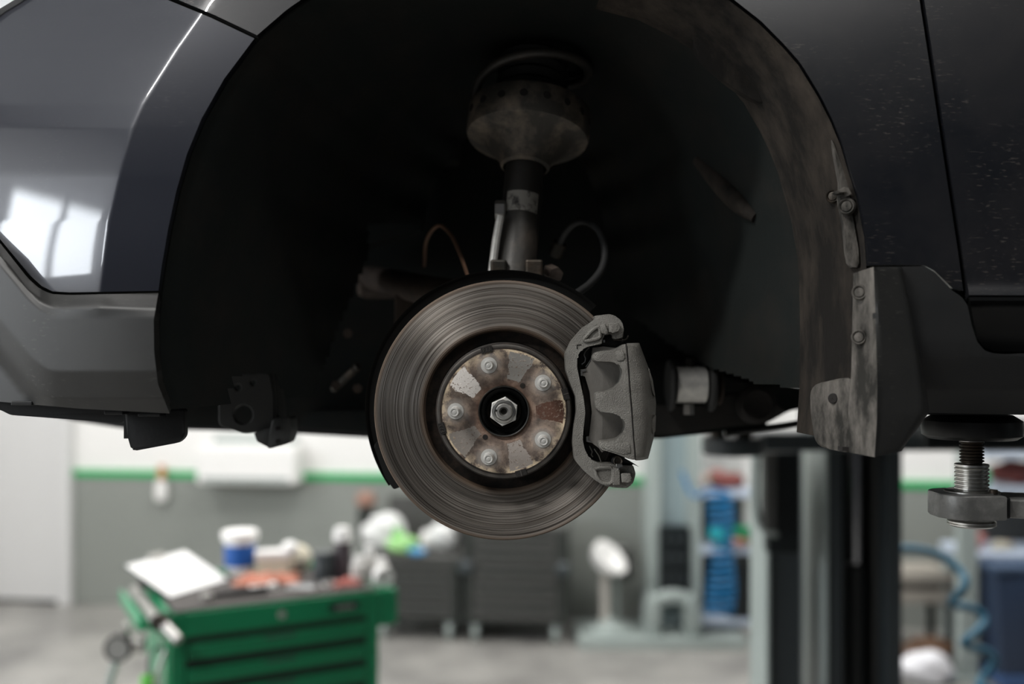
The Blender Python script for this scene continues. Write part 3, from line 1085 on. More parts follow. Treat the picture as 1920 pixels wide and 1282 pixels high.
# notches with cast marks on the rim
for k in range(4):
    a = math.radians(15.6 + 90 * k)
    R = Matrix.Rotation(-a, 4, 'Y')
    bm = bmesh.new(); box(bm, (.0725, -.0248, -.0068), (.0800, -.0232, .0068), .0003, M=R); mesh_obj('rim_notch', bm, friction, disc, local=True)
    if k in (1, 2):
        tx = bpy.data.curves.new('cast_mark', 'FONT'); tx.body = 'F13'; tx.size = .0068; tx.extrude = .0003; tx.align_x = 'CENTER'; tx.align_y = 'CENTER'
        tmp = bpy.data.objects.new('cast_mark_text', tx); COL.objects.link(tmp)
        me_ = bpy.data.meshes.new_from_object(tmp.evaluated_get(bpy.context.evaluated_depsgraph_get()))
        bpy.data.objects.remove(tmp); me_.materials.clear(); me_.materials.append(MATS['worn_rim_metal'])
        o = bpy.data.objects.new('cast_mark', me_)
        o.matrix_basis = R @ Matrix.Translation((.0762, -.0250, 0)) @ Matrix.Rotation(PI / 2, 4, 'X') @ Matrix.Rotation(-PI / 2, 4, 'Z')
        link(o, disc, local=True)
    else:
        bm = bmesh.new(); box(bm, (.0735, -.0252, -.0006), (.0800, -.0246, .0006), M=R); mesh_obj('cast_mark', bm, MATS['worn_rim_metal'], disc, local=True)
for a in (54, 234):
    aa = math.radians(a)
    c = Vector((.0378 * math.cos(aa), -.0239, .0378 * math.sin(aa)))
    bm = bmesh.new(); cyl(bm, c, c + Vector((0, -.0004, 0)), .0031, 20); h = mesh_obj('extractor_hole', bm, friction if a == 234 else dark_steel, disc, local=True)
# wheel studs
stud_me = None
for k in range(5):
    aa = math.radians(36 + 72 * k)
    c = Vector((.0575 * math.cos(aa), -.0238, .0575 * math.sin(aa)))
    if stud_me is None:
        bm = bmesh.new()
        pr = [(.0098, 0), (.0096, .0006), (.0066, .0008)]
        z = .001
        while z < .021:
            pr += [(.0060, z), (.0056, z + .0007)]
            z += .0014
        pr += [(.0056, .0225), (.0054, .0245), (.0048, .0256), (.0040, .0256), (.0036, .0250), (.0022, .0250), (.0018, .0256), (.0008, .0257), (.0001, .0257)]
        lathe(bm, pr, 28, DM)
        o = mesh_obj('wheel_stud', bm, zinc, disc, local=True, smooth=True)
        stud_me = o.data
    else:
        o = bpy.data.objects.new('wheel_stud', stud_me); link(o, disc, local=True)
    o.location = c
# hub sleeve, axle nut, axle end
bm = bmesh.new()
lathe(bm, [(.0306, .022), (.0304, .0262), (.0296, .0268), (.0288, .0262), (.0285, .010), (.027, .006), (.016, .004)], 72, DM)
mesh_obj('hub_sleeve', bm, black_metal, disc, local=True, smooth=True)
bm = bmesh.new()
lathe(bm, [(.0308, .0236), (.0306, .0262), (.0300, .0269), (.0293, .0266)], 72, DM)
mesh_obj('sleeve_rim', bm, dark_steel, disc, local=True, smooth=True)
bm = bmesh.new()
hexo = [(.0176 * math.cos(PI / 3 * k + .42), .0176 * math.sin(PI / 3 * k + .42)) for k in range(6)]
prism(bm, [Vector((x, -.0300, z)) for x, z in hexo], 0.018, 0.0012)
nut = mesh_obj('axle_nut', bm, zinc, disc, local=True)
bm = bmesh.new(); lathe(bm, [(.0145, .0296), (.0135, .0312), (.0110, .0318), (.0102, .0300)], 48, DM); mesh_obj('nut_collar', bm, steel, disc, local=True, smooth=True)
bm = bmesh.new(); lathe(bm, [(.0185, .006), (.0205, .008), (.0205, .012), (.0180, .014)], 48, DM); mesh_obj('nut_washer', bm, dark_steel, disc, local=True, smooth=True)
bm = bmesh.new(); lathe(bm, [(.0096, .020), (.0096, .0335), (.0086, .0345), (.0056, .0345), (.0050, .0320), (.0030, .0290), (.0001, .0280)], 48, DM); mesh_obj('axle_end', bm, silver, disc, local=True, smooth=True)
bm = bmesh.new(); box(bm, (-.0108, -.0350, .0002), (-.0078, -.0290, .0026), .0004); mesh_obj('staking_slot', bm, friction, disc, local=True)
bm = bmesh.new(); lathe(bm, [(.0042, .0300), (.0001, .0302)], 24, DM); mesh_obj('centre_hole', bm, friction, disc, local=True)

# dust shield behind the disc
bm = bmesh.new()
sc_ = Vector((-0.0105, 1.250, 1.6430))
a0, a1 = math.radians(48), math.radians(214)
lathe(bm, [(.10, -.004), (.1630, -.004), (.1690, -.002), (.1725, .003), (.1735, .0035), (.1735, .0022), (.1735, -.002), (.170, -.006), (.10, -.006)], 110,
      Matrix.Translation(sc_) @ TOCAM, a0=a0, a1=a1)
# the stepped foot at the lower end of the shield
shield = mesh_obj('dust_shield', bm, black_metal, car, smooth=True)
bm = bmesh.new()
prism(bm, [P(x, y, 1.246) for x, y in round_corners([(700, 835), (722, 895), (738, 918), (747, 914), (762, 908), (735, 860), (715, 820)], 6, 3)], 0.004, 0.001)
mesh_obj('shield_foot', bm, black_metal, shield)

# ---- brake caliper
KX, KY, KS = 1030.0, 570.0, 3.559


def K(pts):
    return [(KX + x / KS, KY + y / KS) for x, y in pts]


caliper = empty('brake_caliper', P(1150, 760, 1.19)); caliper.parent = car; caliper.matrix_parent_inverse = wm(car).inverted()


def kprism(name, pts, d, depth, m, bev=0.0025, rad=3.5, seg=3, parent=caliper, smooth=True):
    bm = bmesh.new()
    prism(bm, [P(x, y, d) for x, y in round_corners(K(pts), rad, 3)], depth, bev, seg)
    return mesh_obj(name, bm, m, parent, smooth=smooth, angle=40)


# carrier bracket: C-shaped strap with lugs
kprism('carrier_bracket', [(300, 78), (400, 66), (440, 78), (485, 115), (497, 165), (493, 225), (440, 236), (420, 200), (360, 200), (352, 268), (270, 280), (215, 302), (186, 350),
                           (185, 420), (205, 520), (228, 620), (240, 720), (232, 800), (222, 900), (235, 965), (268, 1032), (330, 1062), (420, 1066), (500, 1075),
                           (560, 1075), (577, 1130), (560, 1195), (520, 1228), (430, 1224), (375, 1214), (310, 1178), (230, 1112), (170, 1042), (157, 930), (165, 830), (182, 720), (178, 620),
                           (145, 540), (112, 440), (107, 330), (150, 240), (230, 150), (310, 103)], 1.172, 0.030, cast, 0.003)
# raised pads, lugs and pockets on the bracket
kprism('upper_lug', [(400, 128), (462, 124), (470, 150), (470, 182), (425, 190), (398, 188)], 1.166, 0.02, cast, 0.002, 2)
kprism('upper_hook', [(335, 138), (375, 130), (382, 165), (393, 190), (380, 205), (345, 190)], 1.167, 0.02, cast, 0.0015, 2)
kprism('upper_ear', [(420, 188), (488, 170), (490, 228), (440, 238), (418, 225)], 1.176, 0.03, cast, 0.002, 2)
kprism('lower_lug', [(478, 1130), (545, 1128), (550, 1170), (538, 1192), (484, 1192)], 1.166, 0.02, cast, 0.002, 3)
kprism('lower_rib', [(428, 1090), (470, 1096), (472, 1205), (424, 1208)], 1.167, 0.012, cast, 0.0015, 1)
for pts in ([(228, 238), (262, 200), (300, 165), (330, 155), (338, 190), (330, 226), (250, 245), (228, 238)], [(302, 1100), (345, 1092), (420, 1098), (415, 1190), (350, 1190), (318, 1150), (302, 1100)]):
    bm = bmesh.new(); tube(bm, catmull([P(x, y, 1.1716) for x, y in K(pts)], 4), .0022, 8); mesh_obj('bracket_rib', bm, cast, caliper, smooth=True)
# outer brake pad: steel back plate, friction block
kprism('pad_plate', [(288, 290), (360, 282), (510, 300), (530, 900), (350, 990), (330, 960), (284, 926), (246, 918), (244, 886), (268, 880), (284, 720), (270, 590), (240, 480), (212, 478), (208, 436), (246, 432), (278, 380)], 1.1805, 0.005, cast_smooth, 0.0006, 1.0, 2)
kprism('friction_block', [(214, 482), (238, 480), (262, 560), (275, 660), (272, 780), (258, 876), (240, 880), (236, 820), (238, 700), (226, 580)], 1.1855, 0.018, friction, 0.001, 2)
for pts in ([(208, 437), (246, 433), (248, 446), (220, 450), (220, 478), (209, 478)], [(246, 884), (258, 882), (258, 908), (285, 920), (284, 926), (247, 918)]):
    kprism('pad_tab', pts, 1.1790, 0.003, steel, 0.0004, 0.6, 1, smooth=False)


# caliper body: fingers
kprism('caliper_fingers', [(512, 262), (530, 500), (546, 700), (560, 900), (572, 1042), (520, 1030), (470, 1008), (400, 985), (340, 968), (330, 945), (336, 918), (392, 914), (455, 904), (494, 872), (510, 828), (506, 790), (484, 755),
                           (428, 728), (345, 718), (316, 704), (304, 650), (312, 598), (330, 588), (385, 582), (440, 558), (474, 520), (490, 462), (482, 418), (450, 392), (400, 384), (300, 380), (290, 350),
                           (308, 322), (345, 312), (420, 306), (462, 290)], 1.152, 0.034, cast, 0.0042, 4, 4)
# bridge with the parting line, sloping back over the disc rim
bm = bmesh.new()
cols_ = [([(515, 262), (533, 500), (549, 700), (563, 900), (575, 1043)], 1.1535),
         ([(523, 261), (541, 500), (557, 700), (570, 900), (582, 1043)], 1.1515),
         ([(548, 260), (600, 500), (612, 700), (612, 900), (610, 1042)], 1.1530),
         ([(575, 259), (640, 470), (662, 700), (655, 900), (634, 1038)], 1.1580),
         ([(590, 259), (656, 460), (682, 690), (676, 890), (648, 1034)], 1.1660),
         ([(600, 259), (690, 500), (713, 660), (700, 880), (660, 1030)], 1.1850),
         ([(600, 262), (692, 505), (715, 660), (702, 880), (661, 1028)], 1.2100),
         ([(590, 270), (680, 510), (703, 660), (690, 880), (650, 1020)], 1.3000)]
nr = 40
CR = [resample(K(c), nr) for c, _ in cols_]
Vg = []
for i in range(nr):
    row = []
    for c, (_, d) in zip(CR, cols_):
        tt = abs(i / (nr - 1) - 0.5) * 2
        dd = d + 0.016 * max(0, (tt - 0.93) / 0.07) ** 2 * (1 if d < 1.2 else 0)
        if d > 1.2:
            p = P(c[i][0], c[i][1], 1.185); p.y = dd
        else:
            p = P(c[i][0], c[i][1], dd)
        row.append(bm.verts.new(p))
    Vg.append(row)
for i in range(nr - 1):
    for k in range(len(cols_) - 1):
        bm.faces.new((Vg[i][k], Vg[i + 1][k], Vg[i + 1][k + 1], Vg[i][k + 1]))
bm.faces.new([v for v in Vg[0]]); bm.faces.new([v for v in reversed(Vg[-1])])
bmesh.ops.contextual_create(bm, geom=[])
mesh_obj('caliper_bridge', bm, cast, caliper, smooth=True, angle=40)
kprism('caliper_core', [(500, 300), (600, 290), (668, 520), (690, 660), (680, 880), (640, 1010), (520, 1010)], 1.186, 0.11, cast, 0.004, 6)
bm = bmesh.new(); tube(bm, [P(x, y, 1.1517) for x, y in K([(513, 264), (522, 380), (531, 500), (536, 580), (547, 700), (554, 800), (561, 900), (573, 1040)])], .0006, 6); mesh_obj('parting_line', bm, friction, caliper)
# cast raised pads on the fingers and the flank
kprism('finger_boss', [(440, 312), (495, 308), (508, 340), (500, 378), (455, 384), (440, 352)], 1.1508, 0.004, cast, 0.0012, 5)
kprism('finger_boss', [(345, 925), (440, 918), (540, 922), (548, 1000), (480, 1000), (400, 975), (340, 955)], 1.1512, 0.004, cast, 0.0012, 5)
kprism('flank_boss', [(655, 420), (668, 430), (706, 600), (706, 620), (690, 590)], 1.172, 0.02, cast, 0.002, 2)
kprism('flank_boss', [(690, 760), (712, 740), (708, 850), (690, 870), (684, 800)], 1.172, 0.02, cast, 0.002, 2)
# pad clips and springs (thin spring steel)
kprism('pad_clip', [(196, 330), (250, 286), (300, 276), (290, 340), (240, 410), (215, 420), (190, 400)], 1.190, 0.012, black_metal, 0.0006, 2)
kprism('pad_clip', [(232, 935), (260, 925), (300, 965), (348, 1050), (330, 1062), (270, 1030), (240, 985)], 1.190, 0.012, black_metal, 0.0006, 2)
for pts in ([(268, 288), (240, 318), (232, 340), (242, 362), (238, 385), (216, 402)], [(268, 945), (286, 985), (280, 1005), (290, 1020)], [(300, 300), (275, 375), (244, 420)], [(300, 965), (330, 1010), (345, 1050)]):
    bm = bmesh.new(); tube(bm, [P(x, y, 1.187) for x, y in K(pts)], .0008, 6); mesh_obj('clip_edge', bm, steel, caliper, smooth=True)
# guide-pin area, boots and retaining springs
kprism('pin_boot', [(352, 205), (420, 210), (440, 240), (500, 245), (470, 285), (430, 300), (380, 305), (350, 275)], 1.186, 0.03, black_metal, 0.002, 3)
kprism('pin_clip', [(358, 238), (372, 238), (372, 256), (358, 256)], 1.180, 0.004, steel, 0.0003, 0.5, 1, smooth=False)
bm = bmesh.new(); tube(bm, catmull([P(x, y, 1.176) for x, y in K([(430, 238), (480, 240), (512, 234), (528, 210)])], 6), .0009, 6); mesh_obj('retaining_wire', bm, dark_steel, caliper, smooth=True)
kprism('pin_boot', [(415, 1030), (440, 1012), (480, 1012), (490, 1040), (560, 1062), (555, 1076), (480, 1080), (420, 1085)], 1.176, 0.03, black_metal, 0.002, 4)
bm = bmesh.new(); lathe(bm, [(.0058, -.006), (.0058, .002), (.0048, .003), (.0034, .002), (.0001, .002)], 24, Matrix.Translation(P(*K([(458, 1045)])[0], 1.172)) @ TOCAM); mesh_obj('guide_pin', bm, dark_steel, caliper, smooth=True)
kprism('pin_clip', [(446, 1066), (486, 1066), (488, 1084), (468, 1086), (464, 1106), (456, 1106), (458, 1086), (446, 1084)], 1.166, 0.003, steel, 0.0004, 0.6, 1, smooth=False)
kprism('retaining_wire', [(490, 1020), (560, 1060), (600, 1086), (556, 1068), (490, 1048)], 1.170, 0.0015, black_metal, 0.0003, 0.5, 1, smooth=False)
bm = bmesh.new(); tube(bm, [P(x, y, 1.1717) for x, y in K([(186, 300), (184, 272), (212, 270)])], .0006, 6); mesh_obj('cast_mark', bm, friction, caliper)

# ================================================================== LIFTS
# near lift column (just out of the picture on the right) with the arm that carries the sill
nl = empty('lift_column', (1.75, .72, 0), 0, 'grey lift arm with threaded steel screw and black rubber pad under the sill', 'car lift')
PX_, PD = 1822, 1.205
pc = P(PX_, 900, PD)


def zpx(py, d=PD):
    return HC - (py - HY) / F * d


def vlathe(name, prof_px, m, parent, n=48, at=pc, d=PD):
    """profile (radius m, photo row) around a vertical axis"""
    bm = bmesh.new(); lathe(bm, [(r, zpx(y, d)) for r, y in prof_px], n, Matrix.Translation((at.x, at.y, 0)), True, True)
    return mesh_obj(name, bm, m, parent, smooth=True)


vlathe('lift_pad', [(.030, 823), (.050, 822), (.0565, 815), (.0575, 800), (.056, 788), (.050, 782), (.045, 777)], gloss_black, nl)
pr = [(.0105, 826)]
y = 828
while y < 868:
    pr += [(.0140, y), (.0140, y + 1.6), (.0118, y + 3.0), (.0118, y + 4.2)]
    y += 5.8
pr += [(.0118, 870)]
vlathe('inner_screw', [(.0130, 816), (.0135, 826)] + pr[1:], dark_steel, nl)
bmz = vlathe('screw_shank', [(.0138, 814), (.0138, 829)], steel, nl)
pr = [(.0185, 869), (.0196, 870), (.0196, 874), (.0176, 876)]
y = 878
while y < 914:
    pr += [(.0196, y), (.0196, y + 2.6), (.0176, y + 4.6), (.0176, y + 5.6)]
    y += 7.0
pr += [(.0176, 921)]
vlathe('outer_screw', pr, steel, nl)
vlathe('screw_collar', [(.029, 918), (.0315, 919.5), (.0315, 927), (.030, 931)], steel, nl)
vlathe('bottom_collar', [(.025, 973), (.0275, 976), (.0275, 979), (.0262, 980), (.0275, 981), (.0275, 983), (.024, 986)], steel, nl)
bm = bmesh.new(); cyl(bm, P(1863, 918, 1.18), P(1863, 932, 1.18), .0045, 16); mesh_obj('stop_pin', bm, dark_steel, nl, smooth=True)
bm = bmesh.new()
cr = .028
bo = [(pc.x - .046 + cr - cr * math.cos(q), 1.163 + cr - cr * math.sin(q)) for q in [PI / 2 * k / 8 for k in range(9)]] + [(P(1888, 900, 1.163).x, 1.163), (P(1888, 900, 1.163).x, 1.245)]
bo += [(pc.x - .046 + cr - cr * math.sin(q), 1.245 - cr + cr * math.cos(q)) for q in [PI / 2 * k / 8 for k in range(9)]]
prism(bm, [Vector((x, yy, zpx(930, 1.165))) for x, yy in bo], Vector((0, 0, zpx(976, 1.165) - zpx(930, 1.165))), .002, 2, True)
mesh_obj('arm_head', bm, lift_grey, nl, smooth=True)
bm = bmesh.new(); box(bm, (P(1886, 0, 1.17).x, 1.172, zpx(974, 1.17)), (P(1898, 0, 1.17).x, 1.245, zpx(932, 1.17)), .003); mesh_obj('arm_gap_shade', bm, gloss_black, nl)  # black box put in for the shade of the gap beside the arm
a0_, a1_ = Vector((P(1894, 0, 1.18).x, 1.212, 0)), Vector((1.66, .86, 0))
dd_ = (a1_ - a0_); ang_ = math.atan2(dd_.y, dd_.x)
MA = Matrix.Translation(a0_) @ Matrix.Rotation(ang_, 4, 'Z')
bm = bmesh.new(); box(bm, (0, -.034, zpx(971, 1.18)), (dd_.length * .55, .034, zpx(934, 1.18)), .003, M=MA); mesh_obj('inner_arm', bm, lift_grey, nl)
bm = bmesh.new(); box(bm, (dd_.length * .35, -.06, zpx(980, 1.18)), (dd_.length, .06, zpx(925, 1.18)), .004, M=MA); mesh_obj('outer_arm', bm, lift_dark, nl)
for lo, hi, nm in (((1.58, .52, 0.02), (1.62, .92, 3.3), 'column_flange'), ((1.88, .52, 0.02), (1.92, .92, 3.3), 'column_flange'), ((1.62, .52, .02), (1.88, .56, 3.3), 'column_web'), ((1.63, .60, 1.30), (1.87, .94, 1.75), 'carriage'), ((1.45, .40, 0), (2.05, 1.05, .02), 'base_plate')):
    quad_part(nm, lo, hi, lift_dark if nm != 'carriage' else lift_black, nl, .004)

# far column of the same lift, behind the car
D0 = 3.2
fl = empty('lift_column', (P(1550, 0, D0).x, D0 + .15, 0), 0, 'slate lift column, coloured pale on its window-lit side, with chrome ram behind the mud flap', 'car lift')


def col(name, x0, x1, d0, d1, z0, z1, m, parent=fl, bev=.004):
    return quad_part(name, (P(x0, 0, d0).x, d0, z0), (P(x1, 0, d0).x, d1, z1), m, parent, bev)


def zf(py, d=D0):
    return HC - (py - HY) / F * d


xa_, xb_ = P(1437, 0, 3.18).x, P(1546, 0, 3.18).x
quad_part('lit_side_plate', (xa_, 3.18, .02), (xa_ + .012, 3.40, 1.47), lift_pale, fl, .002)  # single column paint: window-lit sides coloured pale, shaded fronts slate
quad_part('lit_side_plate', (xb_, 3.18, .02), (xb_ + .012, 3.41, 3.3), lift_pale, fl, .002)
col('column_web', 1438, 1502, 3.20, 3.40, .02, 1.47, lift_dark)
col('carriage', 1440, 1502, 3.14, 3.195, zf(1030), zf(845), lift_black)
col('cable_cover', 1434, 1456, 3.08, 3.135, zf(984), zf(842), cab_grey)
col('dark_flange', 1550, 1580, 3.19, 3.50, .02, 3.3, lift_dark)
col('dark_flange', 1662, 1692, 3.20, 3.50, .02, 3.3, lift_dark)
col('column_back', 1560, 1675, 3.42, 3.50, .02, 3.3, lift_black)
col('guide_rail', 1640, 1652, 3.27, 3.34, .02, 3.3, cab_grey)
bm = bmesh.new(); cyl(bm, (P(1605, 0, 3.3).x, 3.3, zf(1058, 3.3)), (P(1605, 0, 3.3).x, 3.3, 2.2), .018, 20); mesh_obj('ram_rod', bm, chrome, fl, smooth=True)
bm = bmesh.new(); cyl(bm, (P(1605, 0, 3.3).x, 3.3, .04), (P(1605, 0, 3.3).x, 3.3, zf(1056, 3.3)), .034, 24, bev=.004); mesh_obj('ram_cylinder', bm, lift_black, fl, smooth=True)
col('base_plate', 1330, 1750, 3.0, 3.7, 0, .02, lift_dark)
bm = bmesh.new(); box(bm, (P(1375, 0, 2.95).x, 2.95, zf(846, 2.95)), (P(1960, 0, 2.95).x, 3.10, zf(812, 2.95)), .006); mesh_obj('lift_arm', bm, lift_dark, fl)
bm = bmesh.new(); box(bm, (P(1735, 0, 2.8).x, 2.8, zf(844, 2.8)), (P(2100, 0, 2.8).x, 2.94, zf(790, 2.8)), .006); mesh_obj('lift_arm', bm, lift_black, fl)
bm = bmesh.new(); cyl(bm, P(1375, 852, 2.75), P(1375, 818, 2.75), .085, 28, bev=.006); mesh_obj('lift_pad', bm, dark_jar, fl, smooth=True)
bm = bmesh.new(); cyl(bm, P(1345, 840, 2.72), P(1345, 800, 2.72), .022, 16); cyl(bm, P(1395, 830, 2.72), P(1395, 795, 2.72), .022, 16); mesh_obj('pad_post', bm, dark_steel, fl, smooth=True)
bm = bmesh.new(); tube(bm, catmull([P(1418, 845, 3.12), P(1416, 930, 3.12), P(1424, 982, 3.12), P(1450, 1000, 3.14), P(1470, 1010, 3.2)], 8), .012, 10); mesh_obj('cable_hose', bm, lift_pale, fl, smooth=True)

# column of the second lift by the back wall
D2 = 6.15
sl2 = empty('lift_column', (P(1255, 0, D2).x, D2, 0), 0, 'pale blue-grey lift column with black carriage standing by the back wall', 'car lift')
col('column_flange', 1216, 1240, D2, D2 + .28, .03, 3.4, lift_pale, sl2)
col('column_flange', 1288, 1302, D2, D2 + .28, .03, 3.4, lift_pale, sl2)
col('column_web', 1240, 1289, D2 + .06, D2 + .28, .03, 3.4, mat('blue_grey_lift', '9fb0b4', .45), sl2)
col('carriage', 1236, 1294, D2 - .05, D2 + .05, zf(1108, D2), zf(985, D2), lift_black, sl2)
for yy in (1010, 1045, 1085):
    for xx in (1250, 1268, 1284):
        bm = bmesh.new(); cyl(bm, P(xx, yy, D2 - .062), P(xx, yy, D2 - .05), .012, 10); mesh_obj('carriage_bolt', bm, dark_jar, sl2)
col('base_plate', 1085, 1402, D2 - .25, D2 + .2, 0, .06, lift_pale, sl2)
for xa, xb in ((1214, 1234), (1288, 1310)):
    bm = bmesh.new()
    prism(bm, [P(x, y, D2 - .2) for x, y in smooth_closed([(xa, 1192), (xa - 2, 1150), (xa + 8, 1122), (xb - 4, 1122), (xb + 4, 1150), (xb, 1192)], 3)], .18, .01)
    mesh_obj('foot_gusset', bm, lift_pale, sl2, smooth=True)
bm = bmesh.new()
arc = [(1226 + 36 * (1 - math.cos(PI * k / 12)), 1140 - 22 * math.sin(PI * k / 12)) for k in range(13)]
tube(bm, [P(x, y, D2 - .12) for x, y in arc], .045, 10); mesh_obj('foot_arch', bm, lift_pale, sl2, smooth=True)

# ================================================================== GREEN TOOL CART
CA = Vector((-1.083, 3.16, 0)); CT = math.radians(28.6)
CW, CD_, CH = 0.70, 0.46, 0.905
cart = empty('tool_cart', CA, CT, 'green metal tool cart with drawers and a dark mat on top', 'tool cart')
CM = Matrix.Translation(CA) @ Matrix.Rotation(CT, 4, 'Z')
CMI = CM.inverted()


def cl(px, py, z):
    """cart-local point of the plane Z=z seen at a pixel"""
    return CMI @ on_floor(px, py, z)


def cpart(name, lo, hi, m, bev=.003, parent=None):
    bm = bmesh.new(); box(bm, lo, hi, bev)
    return mesh_obj(name, bm, m, parent or cart, local=True)


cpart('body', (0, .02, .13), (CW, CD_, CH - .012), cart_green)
cpart('front_frame', (0, 0, .13), (.045, .03, CH - .005), cart_green)
cpart('front_frame', (CW - .045, 0, .13), (CW, .03, CH - .005), cart_green)
cpart('top_panel', (.045, -.004, CH - .083), (CW - .045, .03, CH - .005), cart_green)
cpart('top_mat', (.012, .008, CH - .006), (CW - .012, CD_ - .01, CH + .004), mat_grey, .002)
cpart('back_rim', (0, CD_ - .012, CH - .03), (CW, CD_ + .01, CH + .03), cart_green_l)
zt = CH - .090
for k in range(8):
    dr = cpart('drawer', (.05, -.006, zt - .066), (CW - .05, .03, zt - .018), cart_green, .003)
    bm = bmesh.new(); box(bm, (.05, -.014, zt - .028), (CW - .05, -.004, zt - .019), .002); mesh_obj('drawer_pull', bm, cart_green, dr, local=True)
    bm = bmesh.new(); box(bm, (.30, -.0155, zt - .0265), (.40, -.0135, zt - .0205)); mesh_obj('pull_label', bm, dark_jar, dr, local=True)
    cpart('drawer_gap', (.048, -.001, zt - .018), (CW - .048, .028, zt + .011), cart_dark, 0)
    zt -= .078
bm = bmesh.new(); lathe(bm, [(.013, 0), (.013, .004), (.010, .006), (.004, .006), (.003, .003), (.0003, .003)], 24, Matrix.Translation((.355, -.004, CH - .045)) @ TOCAM); mesh_obj('lock', bm, silver, cart, local=True, smooth=True)
bd = cpart('maker_badge', (.52, -.008, CH - .058), (.625, -.003, CH - .030), lift_black, .002)
for k in range(5):
    bm = bmesh.new(); box(bm, (.545 + k * .013, -.0095, CH - .052), (.553 + k * .013, -.008, CH - .038)); mesh_obj('badge_mark', bm, silver, bd, local=True)
cpart('side_bracket', (CW, 0, CH - .135), (CW + .075, .05, CH - .002), cart_green, .012)
cpart('side_rail', (CW, .05, CH - .04), (CW + .06, CD_, CH - .01), cart_green, .004)
# side wing and tray on the visible side
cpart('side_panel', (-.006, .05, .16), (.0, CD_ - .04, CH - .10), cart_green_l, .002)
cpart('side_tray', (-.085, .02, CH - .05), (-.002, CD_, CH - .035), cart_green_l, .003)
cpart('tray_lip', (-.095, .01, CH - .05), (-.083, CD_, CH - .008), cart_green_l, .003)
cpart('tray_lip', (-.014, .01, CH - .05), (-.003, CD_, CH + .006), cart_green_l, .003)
for (x, yv) in ((.06, .06), (CW - .06, .06), (.06, CD_ - .06), (CW - .06, CD_ - .06)):
    bm = bmesh.new(); box(bm, (x - .03, yv - .03, .10), (x + .03, yv + .03, .132), .004); cyl(bm, (x - .014, yv, .055), (x + .014, yv, .055), .055, 24); mesh_obj('caster', bm, rubber, cart, local=True)


def item(name, label, cat, loc_l, rz=0.0, group=None):
    """a thing on the cart, placed in cart-local coordinates"""
    w_ = CM @ Vector(loc_l)
    return empty(name, w_, CT + rz, label, cat, group)


def ilathe(name, prof, m, parent, n=32, at=(0, 0, 0), caps=(True, True)):
    bm = bmesh.new(); lathe(bm, prof, n, Matrix.Translation(at), caps[0], caps[1])
    return mesh_obj(name, bm, m, parent, local=True, smooth=True)


def ibox(name, lo, hi, m, parent, bev=.003, M=None):
    bm = bmesh.new(); box(bm, lo, hi, bev, M=M)
    return mesh_obj(name, bm, m, parent, local=True)


ZT = CH + .004
# clipboard leaning up at its back edge
e0, e1 = cl(318, 1121, ZT), cl(426, 1088, ZT)
ex = (e1 - e0); exn = ex.normalized(); ey = Vector((-exn.y, exn.x, 0))
upv = (ey * .20 + Vector((0, 0, .092))).normalized()
nz = exn.cross(upv)
cb = item('clipboard', 'clipboard with a white sheet tilted on the green tool cart', 'clipboard', e0)
BM = Matrix(((exn.x, upv.x, nz.x, 0), (exn.y, upv.y, nz.y, 0), (exn.z, upv.z, nz.z, 0), (0, 0, 0, 1)))
Lb = ex.length
ibox('board', (-.004, -.004, 0), (Lb + .004, .225, .004), dark_jar, cb, .001, BM)
ibox('paper_sheet', (.0, .0, .004), (Lb, .215, .0055), paper, cb, 0, BM)
ibox('clip', (Lb * .38, .205, .004), (Lb * .62, .23, .016), silver, cb, .003, BM)
ibox('prop_block', (.06, .165, -.075), (Lb - .06, .185, 0), mat_grey, cb, .003, Matrix.Translation((0, 0, 0)) @ BM)

pcn = cl(388, 1126, ZT)
rt = item('ratchet', 'ratchet with dark handle lying in front of the clipboard', 'ratchet', pcn, -.15)
bm = bmesh.new(); tube(bm, [Vector((.01, .01, .012)), Vector((.06, .02, .013)), Vector((.17, .035, .013)), Vector((.20, .04, .013))], lambda t: .008 + .006 * t, 12); mesh_obj('handle', bm, rubber, rt, local=True, smooth=True)
ilathe('head', [(.010, 0), (.019, .003), (.021, .012), (.019, .022), (.008, .026)], silver, rt)

p_ = cl(450, 1076, ZT)
cn = item('paint_can', 'white plastic tub with a blue label and wide lid on the tool cart', 'tub', p_)
ilathe('tub', [(.052, 0), (.054, .01), (.056, .13)], white_p, cn)
ilathe('label', [(.0562, .035), (.0572, .115)], blue_p, cn, caps=(False, False))
ilathe('lid', [(.064, .13), (.067, .134), (.067, .158), (.062, .163), (.001, .163)], white_p, cn)
p_ = cl(512, 1078, ZT)
cbx = item('carton', 'cream carton with a white lid beside the blue tub', 'carton', p_, -.3)
ibox('box', (-.06, -.03, 0), (.06, .04, .065), cream, cbx)
ibox('lid', (-.064, -.034, .065), (.064, .044, .092), white_p, cbx)
p_ = cl(558, 1075, ZT)
gl = item('dust_mask', 'crumpled white dust mask with a black valve between carton and dark jar', 'dust mask', p_)
bm = bmesh.new(); bmesh.ops.create_icosphere(bm, subdivisions=3, radius=.05)
for v in bm.verts:
    v.co = Vector((v.co.x * 1.0, v.co.y * .7, v.co.z * 1.05 + .055)) + Vector((math.sin(v.co.z * 60), math.cos(v.co.x * 50), math.sin(v.co.y * 55))) * .005
mesh_obj('cup', bm, cream, gl, local=True, smooth=True)
bm = bmesh.new(); bmesh.ops.create_icosphere(bm, subdivisions=3, radius=.032)
for v in bm.verts:
    v.co = Vector((v.co.x - .03, v.co.y, v.co.z + .095))
mesh_obj('pad', bm, white_p, gl, local=True, smooth=True)
ilathe('valve', [(.016, 0), (.016, .012), (.008, .016)], rubber, gl, at=(-.005, -.045, .04))
p_ = cl(607, 1086, ZT)
jr = item('jar', 'dark grey plastic jar standing in the middle of the cart clutter', 'jar', p_)
